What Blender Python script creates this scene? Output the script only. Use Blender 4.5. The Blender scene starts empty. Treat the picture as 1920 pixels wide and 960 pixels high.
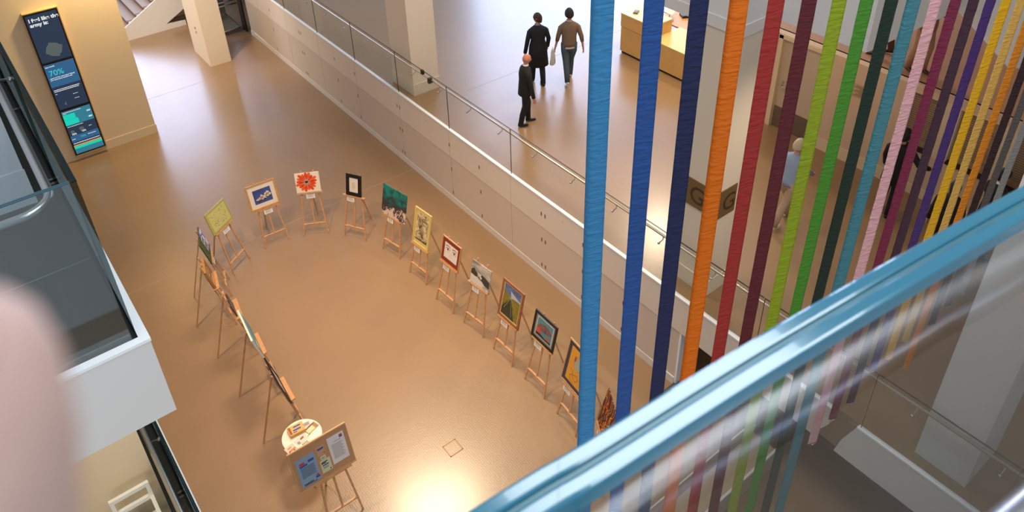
import bpy, bmesh, math, random
from mathutils import Vector, Matrix
random.seed(7)
C = bpy.context.scene.collection
SC = bpy.context.scene
PI = math.pi

# ------------------------------------------------------------------ camera
cam_d = bpy.data.cameras.new('camera'); cam = bpy.data.objects.new('camera', cam_d); C.objects.link(cam)
yaw, pit, rol = 0.6496, 0.5650, -0.0291
fwd = Vector((math.sin(yaw)*math.cos(pit), math.cos(yaw)*math.cos(pit), -math.sin(pit)))
rgt = Vector((math.cos(yaw), -math.sin(yaw), 0)); upv = rgt.cross(fwd)
r2 = rgt*math.cos(rol) + upv*math.sin(rol); u2 = upv*math.cos(rol) - rgt*math.sin(rol)
cam.matrix_world = Matrix(((r2.x, u2.x, -fwd.x, 0), (r2.y, u2.y, -fwd.y, 0), (r2.z, u2.z, -fwd.z, 11.0), (0, 0, 0, 1)))
cam_d.sensor_fit = 'HORIZONTAL'; cam_d.sensor_width = 36; cam_d.lens = 36*1491/1920
cam_d.shift_y = -240/1920; cam_d.clip_start = 0.01; cam_d.clip_end = 200
cam_d.dof.use_dof = True; cam_d.dof.focus_distance = 13.5; cam_d.dof.aperture_fstop = 14.0
SC.camera = cam

# ------------------------------------------------------------------ world, lights, exposure
w = bpy.data.worlds.new('daylight'); SC.world = w; w.use_nodes = True
bg = w.node_tree.nodes['Background']; bg.inputs[0].default_value = (0.88, 0.94, 1.0, 1); bg.inputs[1].default_value = 0.40
SC.view_settings.view_transform = 'Standard'; SC.view_settings.look = 'None'
SC.view_settings.exposure = 0.0; SC.view_settings.gamma = 1.0
SC.view_settings.use_curve_mapping = False

def area(name, loc, tgt, sx, sy, power, col, spread=PI):
    d = bpy.data.lights.new(name, 'AREA'); d.shape = 'RECTANGLE'; d.size = sx; d.size_y = sy
    d.energy = power; d.color = col; d.spread = spread
    o = bpy.data.objects.new(name, d); C.objects.link(o); o.location = loc
    o.rotation_euler = (Vector(tgt)-Vector(loc)).to_track_quat('-Z', 'Y').to_euler()
    return o
def spot(name, loc, tgt, power, col, deg, blend=0.6, r=0.08):
    d = bpy.data.lights.new(name, 'SPOT'); d.energy = power; d.color = col; d.spot_size = math.radians(deg)
    d.spot_blend = blend; d.shadow_soft_size = r
    o = bpy.data.objects.new(name, d); C.objects.link(o); o.location = loc
    o.rotation_euler = (Vector(tgt)-Vector(loc)).to_track_quat('-Z', 'Y').to_euler()
    return o
WARM = (1.0, 0.70, 0.42); WARM2 = (1.0, 0.80, 0.58)
area('ceiling_lamp_hall', (6.2, 12.2, 10.6), (3.9, 7.2, 0), 2.0, 1.35, 150, (1.0, 0.82, 0.56), math.radians(80))
area('ceiling_lamp_terrace', (15.9, 13.2, 9.9), (9.8, 7.6, 1.94), 0.8, 0.8, 260, WARM2)
area('skylight', (3.6, 1.2, 16.0), (3.6, 1.2, 0), 3.0, 8.0, 650, (0.86, 0.94, 1.0))
area('fill_south', (-4.0, -5.5, 10.5), (7.0, 7.0, 2.5), 7.0, 4.5, 400, (0.84, 0.92, 1.0))  # added cool fill from behind the camera, lifts the faces turned this way
spot('downlight_easels_west', (1.0, 9.4, 9.8), (3.0, 10.8, 0), 1550, (1.0, 0.66, 0.37), 70, 0.9, 0.05)
spot('downlight_easels_east', (3.4, 7.2, 9.8), (5.2, 8.6, 0), 950, WARM, 58, 0.9, 0.05)
spot('downlight_easels_north', (3.2, 10.6, 9.8), (4.4, 13.4, 0), 850, WARM, 50, 0.9, 0.05)
spot('downlight_screen_wall', (3.2, 18.9, 6.3), (3.0, 19.7, 3.6), 850, (1.0, 0.76, 0.38), 120, 1.0, 0.15)
spot('downlight_desk', (12.6, 10.8, 7.4), (13.4, 11.4, 2.6), 620, (1.0, 0.78, 0.40), 80, 0.9, 0.15)
spot('downlight_terrace_wall', (10.8, 7.2, 6.3), (12.4, 6.2, 2.0), 90, (1.0, 0.72, 0.44), 120, 1.0, 0.12)
area('fill_west', (0.3, 25.2, 4.2), (6.2, 22.6, 1.6), 2.2, 3.6, 170, (0.98, 0.92, 0.92))  # added fill, brightens the pillar's left face and the far end
spot('fill_stairs', (4.1, 20.4, 8.2), (5.6, 25.0, 0.6), 1300, (1.0, 0.84, 0.68), 85, 1.0, 0.12)  # unseen warm fill added to lift the stairs and pillar front
spot('fill_terrace_pillar', (8.8, 11.6, 8.6), (8.15, 13.9, 3.4), 420, (1.0, 0.78, 0.52), 75, 1.0, 0.12)  # added spot that brightens and warms the front of the terrace column
spot('fill_corner_column', (8.9, 3.2, 6.3), (8.1, 5.6, 3.6), 190, (1.0, 0.80, 0.58), 80, 1.0, 0.1)  # invented warm fill for the right face of the G column
spot('fill_lower_balcony', (-1.2, 4.5, 6.9), (-0.5, 5.7, 4.6), 75, (1.0, 0.78, 0.52), 130, 1.0, 0.1)  # added fill that warms the wall on the lower balcony
spot('downlight_terrace_middle', (9.8, 9.6, 8.6), (9.8, 9.4, 1.94), 800, (1.0, 0.74, 0.46), 70, 1.0, 0.06)

# ------------------------------------------------------------------ materials
def s2l(c):
    return tuple(((v/255)/12.92 if v/255 <= 0.04045 else ((v/255+0.055)/1.055)**2.4) for v in c)
MATS = {}
def mat(name, rgb, rough=0.6, metal=0.0, noise=0.0, nscale=20.0, bump=0.0, bscale=200.0, spec=0.5, emit=None, es=1.0, coat=0.0, sheen=0.0, coords='Object'):
    if name in MATS: return MATS[name]
    m = bpy.data.materials.new(name); m.use_nodes = True
    nt = m.node_tree; b = nt.nodes['Principled BSDF']; c = s2l(rgb)
    b.inputs['Base Color'].default_value = (*c, 1); b.inputs['Roughness'].default_value = rough
    b.inputs['Metallic'].default_value = metal; b.inputs['Specular IOR Level'].default_value = spec
    b.inputs['Coat Weight'].default_value = coat; b.inputs['Sheen Weight'].default_value = sheen
    if emit: b.inputs['Emission Color'].default_value = (*s2l(emit), 1); b.inputs['Emission Strength'].default_value = es
    if noise or bump:
        tc = nt.nodes.new('ShaderNodeTexCoord')
    if noise:
        n = nt.nodes.new('ShaderNodeTexNoise'); n.inputs['Scale'].default_value = nscale; n.inputs['Detail'].default_value = 6
        nt.links.new(tc.outputs[coords], n.inputs['Vector'])
        r = nt.nodes.new('ShaderNodeValToRGB')
        r.color_ramp.elements[0].position = 0.3; r.color_ramp.elements[1].position = 0.7
        r.color_ramp.elements[0].color = (*[v*(1-noise) for v in c], 1); r.color_ramp.elements[1].color = (*[min(1, v*(1+noise)) for v in c], 1)
        nt.links.new(n.outputs['Fac'], r.inputs['Fac']); nt.links.new(r.outputs['Color'], b.inputs['Base Color'])
    if bump:
        n2 = nt.nodes.new('ShaderNodeTexNoise'); n2.inputs['Scale'].default_value = bscale; n2.inputs['Detail'].default_value = 3
        nt.links.new(tc.outputs[coords], n2.inputs['Vector'])
        bp = nt.nodes.new('ShaderNodeBump'); bp.inputs['Strength'].default_value = bump; bp.inputs['Distance'].default_value = 0.01
        nt.links.new(n2.outputs['Fac'], bp.inputs['Height']); nt.links.new(bp.outputs['Normal'], b.inputs['Normal'])
    MATS[name] = m
    return m
def ramp_mat(name, tex, stops, scale=4.0, detail=5.0, dist=0.0, rough=0.6, axis=None, mixk=0.0, stretch=(1, 1, 1)):
    """texture -> colour ramp; axis adds the local height to the value"""
    if name in MATS: return MATS[name]
    m = bpy.data.materials.new(name); m.use_nodes = True; nt = m.node_tree; b = nt.nodes['Principled BSDF']
    b.inputs['Roughness'].default_value = rough
    tc = nt.nodes.new('ShaderNodeTexCoord'); mp = nt.nodes.new('ShaderNodeMapping'); mp.inputs['Scale'].default_value = stretch
    nt.links.new(tc.outputs['Object'], mp.inputs['Vector'])
    if tex == 'wave':
        n = nt.nodes.new('ShaderNodeTexWave'); n.inputs['Scale'].default_value = scale; n.inputs['Distortion'].default_value = dist; n.inputs['Detail'].default_value = detail
        n.inputs['Detail Scale'].default_value = 1.2; out = n.outputs['Fac']
    elif tex == 'voronoi':
        n = nt.nodes.new('ShaderNodeTexVoronoi'); n.inputs['Scale'].default_value = scale; n.feature = 'DISTANCE_TO_EDGE'; out = n.outputs['Distance']
    else:
        n = nt.nodes.new('ShaderNodeTexNoise'); n.inputs['Scale'].default_value = scale; n.inputs['Detail'].default_value = detail; n.inputs['Distortion'].default_value = dist; out = n.outputs['Fac']
    nt.links.new(mp.outputs['Vector'], n.inputs['Vector'])
    if axis is not None:
        sx = nt.nodes.new('ShaderNodeSeparateXYZ'); nt.links.new(tc.outputs['Object'], sx.inputs['Vector'])
        mu = nt.nodes.new('ShaderNodeMath'); mu.operation = 'MULTIPLY_ADD'; mu.inputs[1].default_value = mixk
        nt.links.new(sx.outputs[axis], mu.inputs[0]); nt.links.new(out, mu.inputs[2]); out = mu.outputs[0]
    r = nt.nodes.new('ShaderNodeValToRGB'); e = r.color_ramp.elements
    while len(e) < len(stops): e.new(0.5)
    for i, (p, c) in enumerate(stops): e[i].position = p; e[i].color = (*s2l(c), 1)
    nt.links.new(out, r.inputs['Fac']); nt.links.new(r.outputs['Color'], b.inputs['Base Color'])
    MATS[name] = m
    return m
def glass(name, tint=(0.86, 0.93, 0.93), refl=1.0, base=0.04):
    if name in MATS: return MATS[name]
    m = bpy.data.materials.new(name); m.use_nodes = True; nt = m.node_tree; nt.nodes.clear()
    o = nt.nodes.new('ShaderNodeOutputMaterial'); mx = nt.nodes.new('ShaderNodeMixShader')
    t = nt.nodes.new('ShaderNodeBsdfTransparent'); t.inputs[0].default_value = (*tint, 1)
    g = nt.nodes.new('ShaderNodeBsdfGlossy'); g.inputs['Roughness'].default_value = 0.02
    ge = nt.nodes.new('ShaderNodeNewGeometry'); dp = nt.nodes.new('ShaderNodeVectorMath'); dp.operation = 'DOT_PRODUCT'
    nt.links.new(ge.outputs['Normal'], dp.inputs[0]); nt.links.new(ge.outputs['Incoming'], dp.inputs[1])
    ab = nt.nodes.new('ShaderNodeMath'); ab.operation = 'ABSOLUTE'; nt.links.new(dp.outputs['Value'], ab.inputs[0])
    om = nt.nodes.new('ShaderNodeMath'); om.operation = 'SUBTRACT'; om.inputs[0].default_value = 1.0; nt.links.new(ab.outputs[0], om.inputs[1])
    pw = nt.nodes.new('ShaderNodeMath'); pw.operation = 'POWER'; pw.inputs[1].default_value = 5.0; nt.links.new(om.outputs[0], pw.inputs[0])
    f = nt.nodes.new('ShaderNodeMath'); f.operation = 'MULTIPLY_ADD'; f.inputs[1].default_value = 1-base; f.inputs[2].default_value = base; nt.links.new(pw.outputs[0], f.inputs[0])
    k = nt.nodes.new('ShaderNodeMath'); k.operation = 'MULTIPLY'; k.inputs[1].default_value = refl
    nt.links.new(f.outputs[0], k.inputs[0]); nt.links.new(k.outputs[0], mx.inputs[0])
    nt.links.new(t.outputs[0], mx.inputs[1]); nt.links.new(g.outputs[0], mx.inputs[2]); nt.links.new(mx.outputs[0], o.inputs[0])
    MATS[name] = m
    return m

def floor_mat(name, rgb, rough=0.33, studs=True):
    m = mat(name, rgb, rough, noise=0.05, nscale=0.7)
    nt = m.node_tree; b = nt.nodes['Principled BSDF']; tc = [n for n in nt.nodes if n.type == 'TEX_COORD'][0]
    b.inputs['Coat Weight'].default_value = 0.6; b.inputs['Coat Roughness'].default_value = 0.2
    v = nt.nodes.new('ShaderNodeTexVoronoi'); v.inputs['Scale'].default_value = 28; v.inputs['Randomness'].default_value = 0.25
    nt.links.new(tc.outputs['Object'], v.inputs['Vector'])
    n = nt.nodes.new('ShaderNodeTexNoise'); n.inputs['Scale'].default_value = 9; nt.links.new(tc.outputs['Object'], n.inputs['Vector'])
    ad = nt.nodes.new('ShaderNodeMath'); ad.operation = 'ADD'
    nt.links.new(v.outputs['Distance'], ad.inputs[0]); nt.links.new(n.outputs['Fac'], ad.inputs[1])
    bp = nt.nodes.new('ShaderNodeBump'); bp.inputs['Strength'].default_value = 0.15; bp.inputs['Distance'].default_value = 0.01
    nt.links.new(ad.outputs[0], bp.inputs['Height']); nt.links.new(bp.outputs['Normal'], b.inputs['Normal'])
    return m
FLOOR = floor_mat('floor_vinyl', (153, 121, 88))
FLOOR_UP = floor_mat('terrace_vinyl', (154, 122, 87))
WHITE = mat('white_paint', (226, 221, 217), 0.55)
WHITE_D = mat('panel_tone', (216, 202, 190), 0.5)
WHITE_G = mat('fascia_gloss', (250, 251, 252), 0.3)
TAN = mat('plaster_tan', (234, 208, 168), 0.7)
CREAM = mat('plaster_cream', (226, 212, 192), 0.7)
STEEL = mat('brushed_steel', (190, 188, 186), 0.28, 1.0)
DARKM = mat('dark_metal', (52, 46, 42), 0.5, 0.3)
BLACK = mat('black_plastic', (14, 13, 14), 0.35)
SLOT = mat('slot_brown', (92, 66, 50), 0.6)
WOOD = mat('easel_pine', (200, 148, 104), 0.42, noise=0.14, nscale=14)
GOLD = mat('gilt_wood', (196, 146, 86), 0.38, noise=0.12, nscale=18)
PAPER = mat('white_paper', (236, 231, 224), 0.8)
GREY_TXT = mat('grey_print', (150, 146, 142), 0.8)
DECK = mat('dark_carpet', (86, 78, 72), 0.75, noise=0.1, nscale=60)
GLASS = glass('clear_glass', (0.955, 0.97, 0.965), 0.5)
GLASS_G = glass('green_glass', (0.86, 0.93, 0.95), 1.0, 0.15)
GLASS_S = glass('side_glass', (0.42, 0.47, 0.47), 0.25, 0.04)
EDGE = mat('glass_edge', (18, 72, 74), 0.15, emit=None)

# ------------------------------------------------------------------ mesh helpers
class MB:
    def __init__(s): s.v = []; s.f = []; s.mi = []; s.sm = []; s.cur = 0
    def _add(s, vs, fs, smooth=False):
        k = len(s.v); s.v += [tuple(v) for v in vs]
        for f in fs: s.f.append(tuple(i+k for i in f)); s.mi.append(s.cur); s.sm.append(smooth)
        return s
    def mat(s, i): s.cur = i; return s
    def box(s, x0, x1, y0, y1, z0, z1, b=0.0):
        if x1 < x0: x0, x1 = x1, x0
        if y1 < y0: y0, y1 = y1, y0
        if z1 < z0: z0, z1 = z1, z0
        vs = [(x, y, z) for z in (z0, z1) for y in (y0, y1) for x in (x0, x1)]
        return s._add(vs, [(0, 2, 3, 1), (4, 5, 7, 6), (0, 1, 5, 4), (2, 6, 7, 3), (0, 4, 6, 2), (1, 3, 7, 5)])
    def obox(s, c, ax, ay, az):
        c = Vector(c); ax = Vector(ax)/2; ay = Vector(ay)/2; az = Vector(az)/2
        vs = [c+i*ax+j*ay+k*az for k in (-1, 1) for j in (-1, 1) for i in (-1, 1)]
        return s._add(vs, [(0, 2, 3, 1), (4, 5, 7, 6), (0, 1, 5, 4), (2, 6, 7, 3), (0, 4, 6, 2), (1, 3, 7, 5)])
    def bar(s, a, b, wd, th, side=(1, 0, 0)):
        a = Vector(a); b = Vector(b); d = (b-a); sd = Vector(side); n = d.cross(sd).normalized(); sd = n.cross(d).normalized()
        return s.obox((a+b)/2, sd*wd, n*th, d)
    def prism(s, pts, d):
        """pts polygon (3d), extruded by vector d"""
        n = len(pts); d = Vector(d); vs = [Vector(p) for p in pts] + [Vector(p)+d for p in pts]
        fs = [tuple(range(n))[::-1], tuple(range(n, 2*n))] + [(i, (i+1) % n, n+(i+1) % n, n+i) for i in range(n)]
        return s._add(vs, fs)
    def tube(s, pts, r, seg=10, cap=True, smooth=True, squash=None):
        pts = [Vector(p) for p in pts]; n = len(pts)
        rr = r if isinstance(r, (list, tuple)) else [r]*n
        t0 = (pts[1]-pts[0]).normalized(); ref = Vector((0, 0, 1)) if abs(t0.z) < 0.9 else Vector((0, 1, 0))
        u = t0.cross(ref).normalized(); vs = []; fs = []
        for i, p in enumerate(pts):
            t = ((pts[min(i+1, n-1)]-pts[i]).normalized() + (pts[i]-pts[max(i-1, 0)]).normalized()).normalized()
            u = (u - t*u.dot(t)).normalized(); v = t.cross(u)
            ra = rr[i] if isinstance(rr[i], tuple) else (rr[i], rr[i])
            for k in range(seg):
                a = 2*PI*k/seg; vs.append(p + u*math.cos(a)*ra[0] + v*math.sin(a)*ra[1])
        for i in range(n-1):
            for k in range(seg):
                fs.append((i*seg+k, i*seg+(k+1) % seg, (i+1)*seg+(k+1) % seg, (i+1)*seg+k))
        if cap: fs.append(tuple(range(seg))[::-1]); fs.append(tuple(range((n-1)*seg, n*seg)))
        return s._add(vs, fs, smooth)
    def rings(s, rs, seg=20, smooth=True, cap=True):
        """rs: (cx,cy,z,rx,ry,rot[,sup])"""
        vs = []; fs = []
        for (cx, cy, z, rx, ry, rot) in rs:
            for k in range(seg):
                a = 2*PI*k/seg; x = math.cos(a)*rx; y = math.sin(a)*ry
                vs.append((cx+x*math.cos(rot)-y*math.sin(rot), cy+x*math.sin(rot)+y*math.cos(rot), z))
        for i in range(len(rs)-1):
            for k in range(seg): fs.append((i*seg+k, i*seg+(k+1) % seg, (i+1)*seg+(k+1) % seg, (i+1)*seg+k))
        if cap: fs.append(tuple(range(seg))[::-1]); fs.append(tuple(range((len(rs)-1)*seg, len(rs)*seg)))
        return s._add(vs, fs, smooth)
    def ball(s, c, rx, ry=None, rz=None, seg=14, ring=9, rot=None):
        ry = ry or rx; rz = rz or rx; c = Vector(c); vs = []; fs = []
        for i in range(ring+1):
            th = PI*i/ring
            for k in range(seg):
                a = 2*PI*k/seg; p = Vector((rx*math.sin(th)*math.cos(a), ry*math.sin(th)*math.sin(a), rz*math.cos(th)))
                if rot: p = rot @ p
                vs.append(c+p)
        for i in range(ring):
            for k in range(seg): fs.append((i*seg+k, (i+1)*seg+k, (i+1)*seg+(k+1) % seg, i*seg+(k+1) % seg))
        return s._add(vs, fs, True)
    def flat(s, pts, y, t=0.0012):
        """polygon in the picture plane (x,z), facing -y, thin paint layer"""
        return s.prism([(p[0], y, p[1]) for p in pts], (0, -t, 0))
    def build(s, name, mats, parent=None, loc=(0, 0, 0), rz=0, bev=0.0):
        me = bpy.data.meshes.new(name); me.from_pydata(s.v, [], s.f)
        for m in (mats if isinstance(mats, (list, tuple)) else [mats]): me.materials.append(m)
        for p, i, sm in zip(me.polygons, s.mi, s.sm): p.material_index = i; p.use_smooth = sm
        bm = bmesh.new(); bm.from_mesh(me); bmesh.ops.remove_doubles(bm, verts=bm.verts, dist=1e-6)
        bmesh.ops.recalc_face_normals(bm, faces=bm.faces)
        if bev: bmesh.ops.bevel(bm, geom=[e for e in bm.edges], offset=bev, segments=2, profile=0.6, affect='EDGES')
        bm.to_mesh(me); bm.free()
        o = bpy.data.objects.new(name, me); C.objects.link(o); o.location = loc; o.rotation_euler = (0, 0, rz)
        if parent: o.parent = parent
        return o
def B(): return MB()
def tag(o, label=None, cat=None, group=None, kind=None):
    if label: o['label'] = label
    if cat: o['category'] = cat
    if group: o['group'] = group
    if kind: o['kind'] = kind
    return o
def struct(o, label=None): return tag(o, label, None, None, 'structure')
def empty(name, loc=(0, 0, 0), rz=0):
    o = bpy.data.objects.new(name, None); C.objects.link(o); o.location = loc; o.rotation_euler = (0, 0, rz); o.empty_display_size = 0.1
    return o
def text_mesh(txt, size, bold=0.0, space=1.0):
    cu = bpy.data.curves.new('txt', 'FONT'); cu.body = txt; cu.size = size; cu.offset = bold; cu.extrude = 0.0008; cu.space_line = space
    o = bpy.data.objects.new('txt', cu); C.objects.link(o); bpy.context.view_layer.update()
    me = bpy.data.meshes.new_from_object(o.evaluated_get(bpy.context.evaluated_depsgraph_get()))
    bpy.data.objects.remove(o); bpy.data.curves.remove(cu)
    return me
def text(txt, size, m, parent, pos, rz=0, bold=0.0, name='lettering', space=1.0, rx=PI/2):
    me = text_mesh(txt, size, bold, space); me.name = name; me.materials.clear(); me.materials.append(m)
    o = bpy.data.objects.new(name, me); C.objects.link(o); o.location = pos; o.rotation_euler = (rx, 0, rz)
    if parent: o.parent = parent
    return o

# ================================================================== STRUCTURE
XW = 7.58; ZU = 1.94
struct(B().box(-9, 13.2, -6, 34, -0.3, 0).build('floor', FLOOR), 'lower hall floor of glossy taupe vinyl')
# raised terrace floor (slab) with its edge along x = XW and the small gap in its rim
struct(B().box(XW+0.06, 44, -6, 34, 1.25, ZU).build('floor', FLOOR_UP), 'raised terrace floor of taupe vinyl')
wm = struct(B().box(XW, XW+0.06, 5.64, 23.72, 0, 1.25).build('wall_middle', WHITE_D), 'white slotted wall below the terrace edge')
# plinth, white rim and panels
B().box(XW-0.022, XW, 5.64, 23.72, 0, 0.16).build('plinth', WHITE, wm)
rim = [(3.0, 1.94), (2.99, 1.64), (3.18, 1.25), (23.72, 1.25), (23.72, 1.94)]
fas = B().prism([(XW-0.02, y, z) for y, z in rim], (0.08, 0, 0)).build('fascia', mat('fascia_tone', (232, 220, 208), 0.55), wm)  # lighter tone than the panels below
B().box(XW-0.03, XW+0.035, 3.0, 23.72, 1.94, 1.965).build('coping', WHITE_G, wm)
joints = [22.55, 20.48, 18.42, 16.35, 14.27, 12.2, 10.06, 7.93, 5.87]
for i in range(len(joints)-1):
    y1, y0 = joints[i], joints[i+1]
    p = B().box(XW-0.012, XW, y0+0.006, y1-0.006, 0.165, 1.235).build('wall_panel', WHITE_D, wm)
    for (ys, dbl) in [(21.61, 0), (19.57, 1), (17.5, 0), (16.42, 0), (14.31, 1), (12.2, 0), (11.11, 0), (9.06, 1), (7.95, 0), (6.9, 0)]:
        if y0 <= ys < y1:
            for z in (0.92, 0.28):
                for dy in ((-0.055, 0.055) if dbl else (0,)):
                    B().box(XW-0.0135, XW-0.0115, ys+dy-0.014, ys+dy+0.014, z-0.045, z+0.045).build('slot', SLOT, p)
for (ys, dbl) in [(21.61, 0), (19.57, 1), (17.5, 0), (16.42, 0), (14.31, 1), (12.2, 0), (11.11, 0), (9.06, 1), (7.95, 0)]:
    for dy in ((-0.055, 0.055) if dbl else (0,)):
        B().box(XW-0.0215, XW-0.0195, ys+dy-0.014, ys+dy+0.014, 1.515, 1.605).build('slot', SLOT, fas)
for y in joints: B().box(XW-0.0208, XW-0.0198, y-0.003, y+0.003, 1.25, 1.94).build('seam', mat('seam_line', (160, 150, 142), 0.8), fas)
for (dy) in (13.1, 13.0, 10.6, 8.5): B().box(XW-0.0215, XW-0.0195, dy-0.008, dy+0.008, 1.74, 1.755).build('screw_cap', SLOT, fas)
# second rim beyond the gap
wn = struct(B().prism([(XW-0.02, y, z) for y, z in [(2.63, 1.94), (2.78, 1.52), (2.83, 1.25), (-5.9, 1.25), (-5.9, 1.94)]], (0.08, 0, 0)).build('wall_near', WHITE), 'white terrace rim past the gap')
B().box(XW-0.03, XW+0.035, -5.9, 2.63, 1.94, 1.965).build('coping', WHITE_G, wn)
# wall end return, grey wall added to keep the space under the terrace dark
struct(B().box(XW-0.0, XW+0.30, 5.60, 5.64, 0, 1.25).build('trim_1', WHITE_G), 'white return at the end of the slotted wall')
struct(B().box(12.6, 12.8, -6, 5.6, 0, 1.25).build('wall_below', mat('dark_backing', (120, 112, 104), 0.8)), 'grey wall added far below the terrace for darkness')
struct(B().box(XW-0.33, XW+0.1, 5.56, 5.63, 0.0, 0.03).build('trim_2', mat('threshold_metal', (96, 104, 102), 0.4, 0.6)), 'dark metal threshold at the slotted wall end')
# tan wall with the screen
wl = struct(B().box(-9, 3.3, 19.68, 22.5, 0, 12).build('wall_left', TAN), 'tan wall carrying the tall screen')
B().box(-9, 3.315, 19.665, 19.68, 0, 0.24).build('skirting', TAN, wl)
pil_ = struct(B().box(5.72, 6.35, 22.35, 23.75, 0, 13).build('wall_pillar', mat('pillar_paint', (238, 222, 200), 0.65)), 'square pillar in front of the stairs')
B().box(5.712, 5.72, 22.98, 23.03, 1.02, 1.08).build('fixing', SLOT, pil_)
B().box(5.712, 5.72, 22.98, 23.03, 0.88, 0.94).build('fixing', SLOT, pil_)
struct(B().box(7.79, 8.48, 13.9, 14.8, ZU, 13).build('wall_column', mat('column_paint', (238, 222, 200), 0.65)), 'square column on the terrace behind the glass')
struct(B().box(7.775, 8.495, 13.885, 14.815, ZU, ZU+0.28).build('baseboard_column', CREAM), 'low base around the terrace column')
# G column
gc = struct(B().box(7.92, 8.40, 5.5, 6.34, ZU, 6.46).build('wall_corner', CREAM), 'column marked with the letter G')
PLATE = mat('bronze_plate', (120, 95, 62), 0.45, 0.2); GLET = mat('plate_letter', (62, 44, 28), 0.5)
p = tag(B().box(7.905, 7.92, 5.74, 6.12, 3.47, 3.95).build('sign_plate', PLATE), 'bronze plate with letter G on the left face of the column', 'sign')
text('G', 0.42, GLET, p, (7.904, 6.03, 3.56), -PI/2, 0.002)
p = tag(B().box(7.93, 8.31, 5.485, 5.5, 3.47, 3.97).build('sign_plate', PLATE), 'bronze plate with letter G on the right face of the column', 'sign')
text('G', 0.42, GLET, p, (8.0, 5.484, 3.57), 0, 0.002)
struct(B().box(7.905, 8.415, 5.485, 6.355, ZU, ZU+0.30).build('baseboard_corner', CREAM), 'low base around the G column')
# upper storey mass over the column
GREYW = mat('storey_grey', (228, 225, 221), 0.7, bump=0.15, bscale=40)
struct(B().prism([(7.92, 7.25, 6.45), (7.92, 5.5, 6.45), (8.72, 5.5, 6.45), (8.72, 4.26, 6.45), (9.45, 4.22, 6.45), (10.75, 4.15, 6.45), (9.6, 2.97, 6.45), (10.3, 2.4, 6.45), (10.3, -3, 6.45), (24, -3, 6.45), (24, 7.25, 6.45)], (0, 0, 2.4)).build('wall_storey', GREYW), 'pale grey upper storey over the column')
struct(B().prism([(7.905, 7.25, 6.45), (7.905, 5.485, 6.45), (8.71, 5.485, 6.45), (8.71, 7.25, 6.45)], (0, 0, 0.17)).build('trim_3', WHITE), 'white band under the upper storey')
# terrace back wall, walkway above it
XB = 12.86
wb = struct(B().box(XB, XB+0.2, 8.0, 8.9, ZU, 4.04).box(XB, XB+0.2, 5.35, 7.02, ZU, 4.04).box(XB, XB+0.2, 7.02, 8.0, 3.97, 4.04).box(XB, XB+0.2, -4, 5.35, ZU, 2.84).box(XB, XB+0.2, -4, 5.35, 3.96, 4.04).build('wall_back', mat('back_plaster', (222, 190, 156), 0.7)), 'tan back wall of the terrace')
B().box(XB-0.012, XB, 5.3, 7.0, ZU, ZU+0.26).box(XB-0.012, XB, -4, 5.3, ZU, ZU+0.2).build('skirting', TAN, wb)
struct(B().box(XB+0.16, 24, -4, 8.9, 3.6, 4.04).build('floor', mat('walkway_vinyl', (186, 140, 104), 0.5)), 'upper walkway floor behind the wall')
struct(B().box(XB+0.2, XB+2, 8.9, 9.0, ZU, 3.6).build('wall_behind', CREAM), 'pale wall at the end of the back wall')
d = struct(B().box(XB+0.06, XB+0.10, 7.08, 7.97, ZU+0.01, 3.95).build('door_1', mat('door_face', (206, 184, 156), 0.5)), 'cream door in the back wall')
B().box(XB+0.05, XB+0.06, 7.10, 7.95, ZU+0.02, 2.42).build('kick_plate', mat('kick_steel', (128, 112, 96), 0.35, 0.4), d)
B().tube([(XB+0.06, 7.86, 2.92), (XB, 7.86, 2.92), (XB, 7.72, 2.92)], 0.011, 8).ball((XB+0.05, 7.86, 3.0), 0.022).build('handle', STEEL, d)
B().box(XB-0.02, XB+0.12, 7.97, 8.06, ZU, 4.02).box(XB-0.02, XB+0.12, 7.0, 7.08, ZU, 4.02).box(XB-0.02, XB+0.12, 7.0, 8.06, 3.95, 4.03).build('door_frame', TAN, d)
# recessed text niches
NICHE = mat('niche_board', (170, 140, 110), 0.6); NT = mat('niche_print', (112, 90, 70), 0.8)
for k, y1 in enumerate((5.32, 4.44, 3.66, 2.8)):
    wdt = (0.58, 0.64, 0.6, 0.6)[k]
    n = tag(B().box(XB+0.09, XB+0.11, y1-wdt, y1, 2.86, 3.95).build('text_panel', NICHE), ['brown wall panel of fine text in the niche nearest the door', 'brown wall panel of fine text right of the person in the black suit', 'brown wall panel of fine text behind the silver ribbon', 'brown wall panel of fine text furthest from the door'][k], 'panel')
    b = B()
    for r in range(20): b.box(XB+0.087, XB+0.09, y1-wdt+0.06+random.random()*0.12, y1-0.05, 3.02+r*0.043, 3.03+r*0.043)
    b.build('print', NT, n)
    B().box(XB-0.02, XB+0.09, y1-wdt, y1, 3.93, 3.96).build('top_lip', mat('lip_pale', (232, 206, 170), 0.5), n)
    B().box(XB-0.03, XB+0.09, y1-wdt, y1, 2.84, 2.88).build('bottom_ledge', DARKM, n)
    B().box(XB+0.0, XB+0.11, y1-wdt-0.3, y1-wdt, 2.84, 3.96).build('pier', TAN, n)
n = tag(B().box(XB-0.006, XB, 6.02, 6.38, 3.36, 3.64).build('wall_plaque', mat('plaque_tone', (206, 170, 132), 0.6)), 'small plaque of grey text on the back wall', 'plaque')
b = B()
for r in range(8): b.box(XB-0.008, XB-0.006, 6.06, 6.34-0.05*(r % 3), 3.40+r*0.028, 3.41+r*0.028)
b.build('print', NT, n)
# right-hand column by the near rim
rc = struct(B().box(7.8, 8.6, 1.33, 1.97, ZU, 12).build('wall_right', WHITE), 'white column at right behind the near glass')
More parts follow.
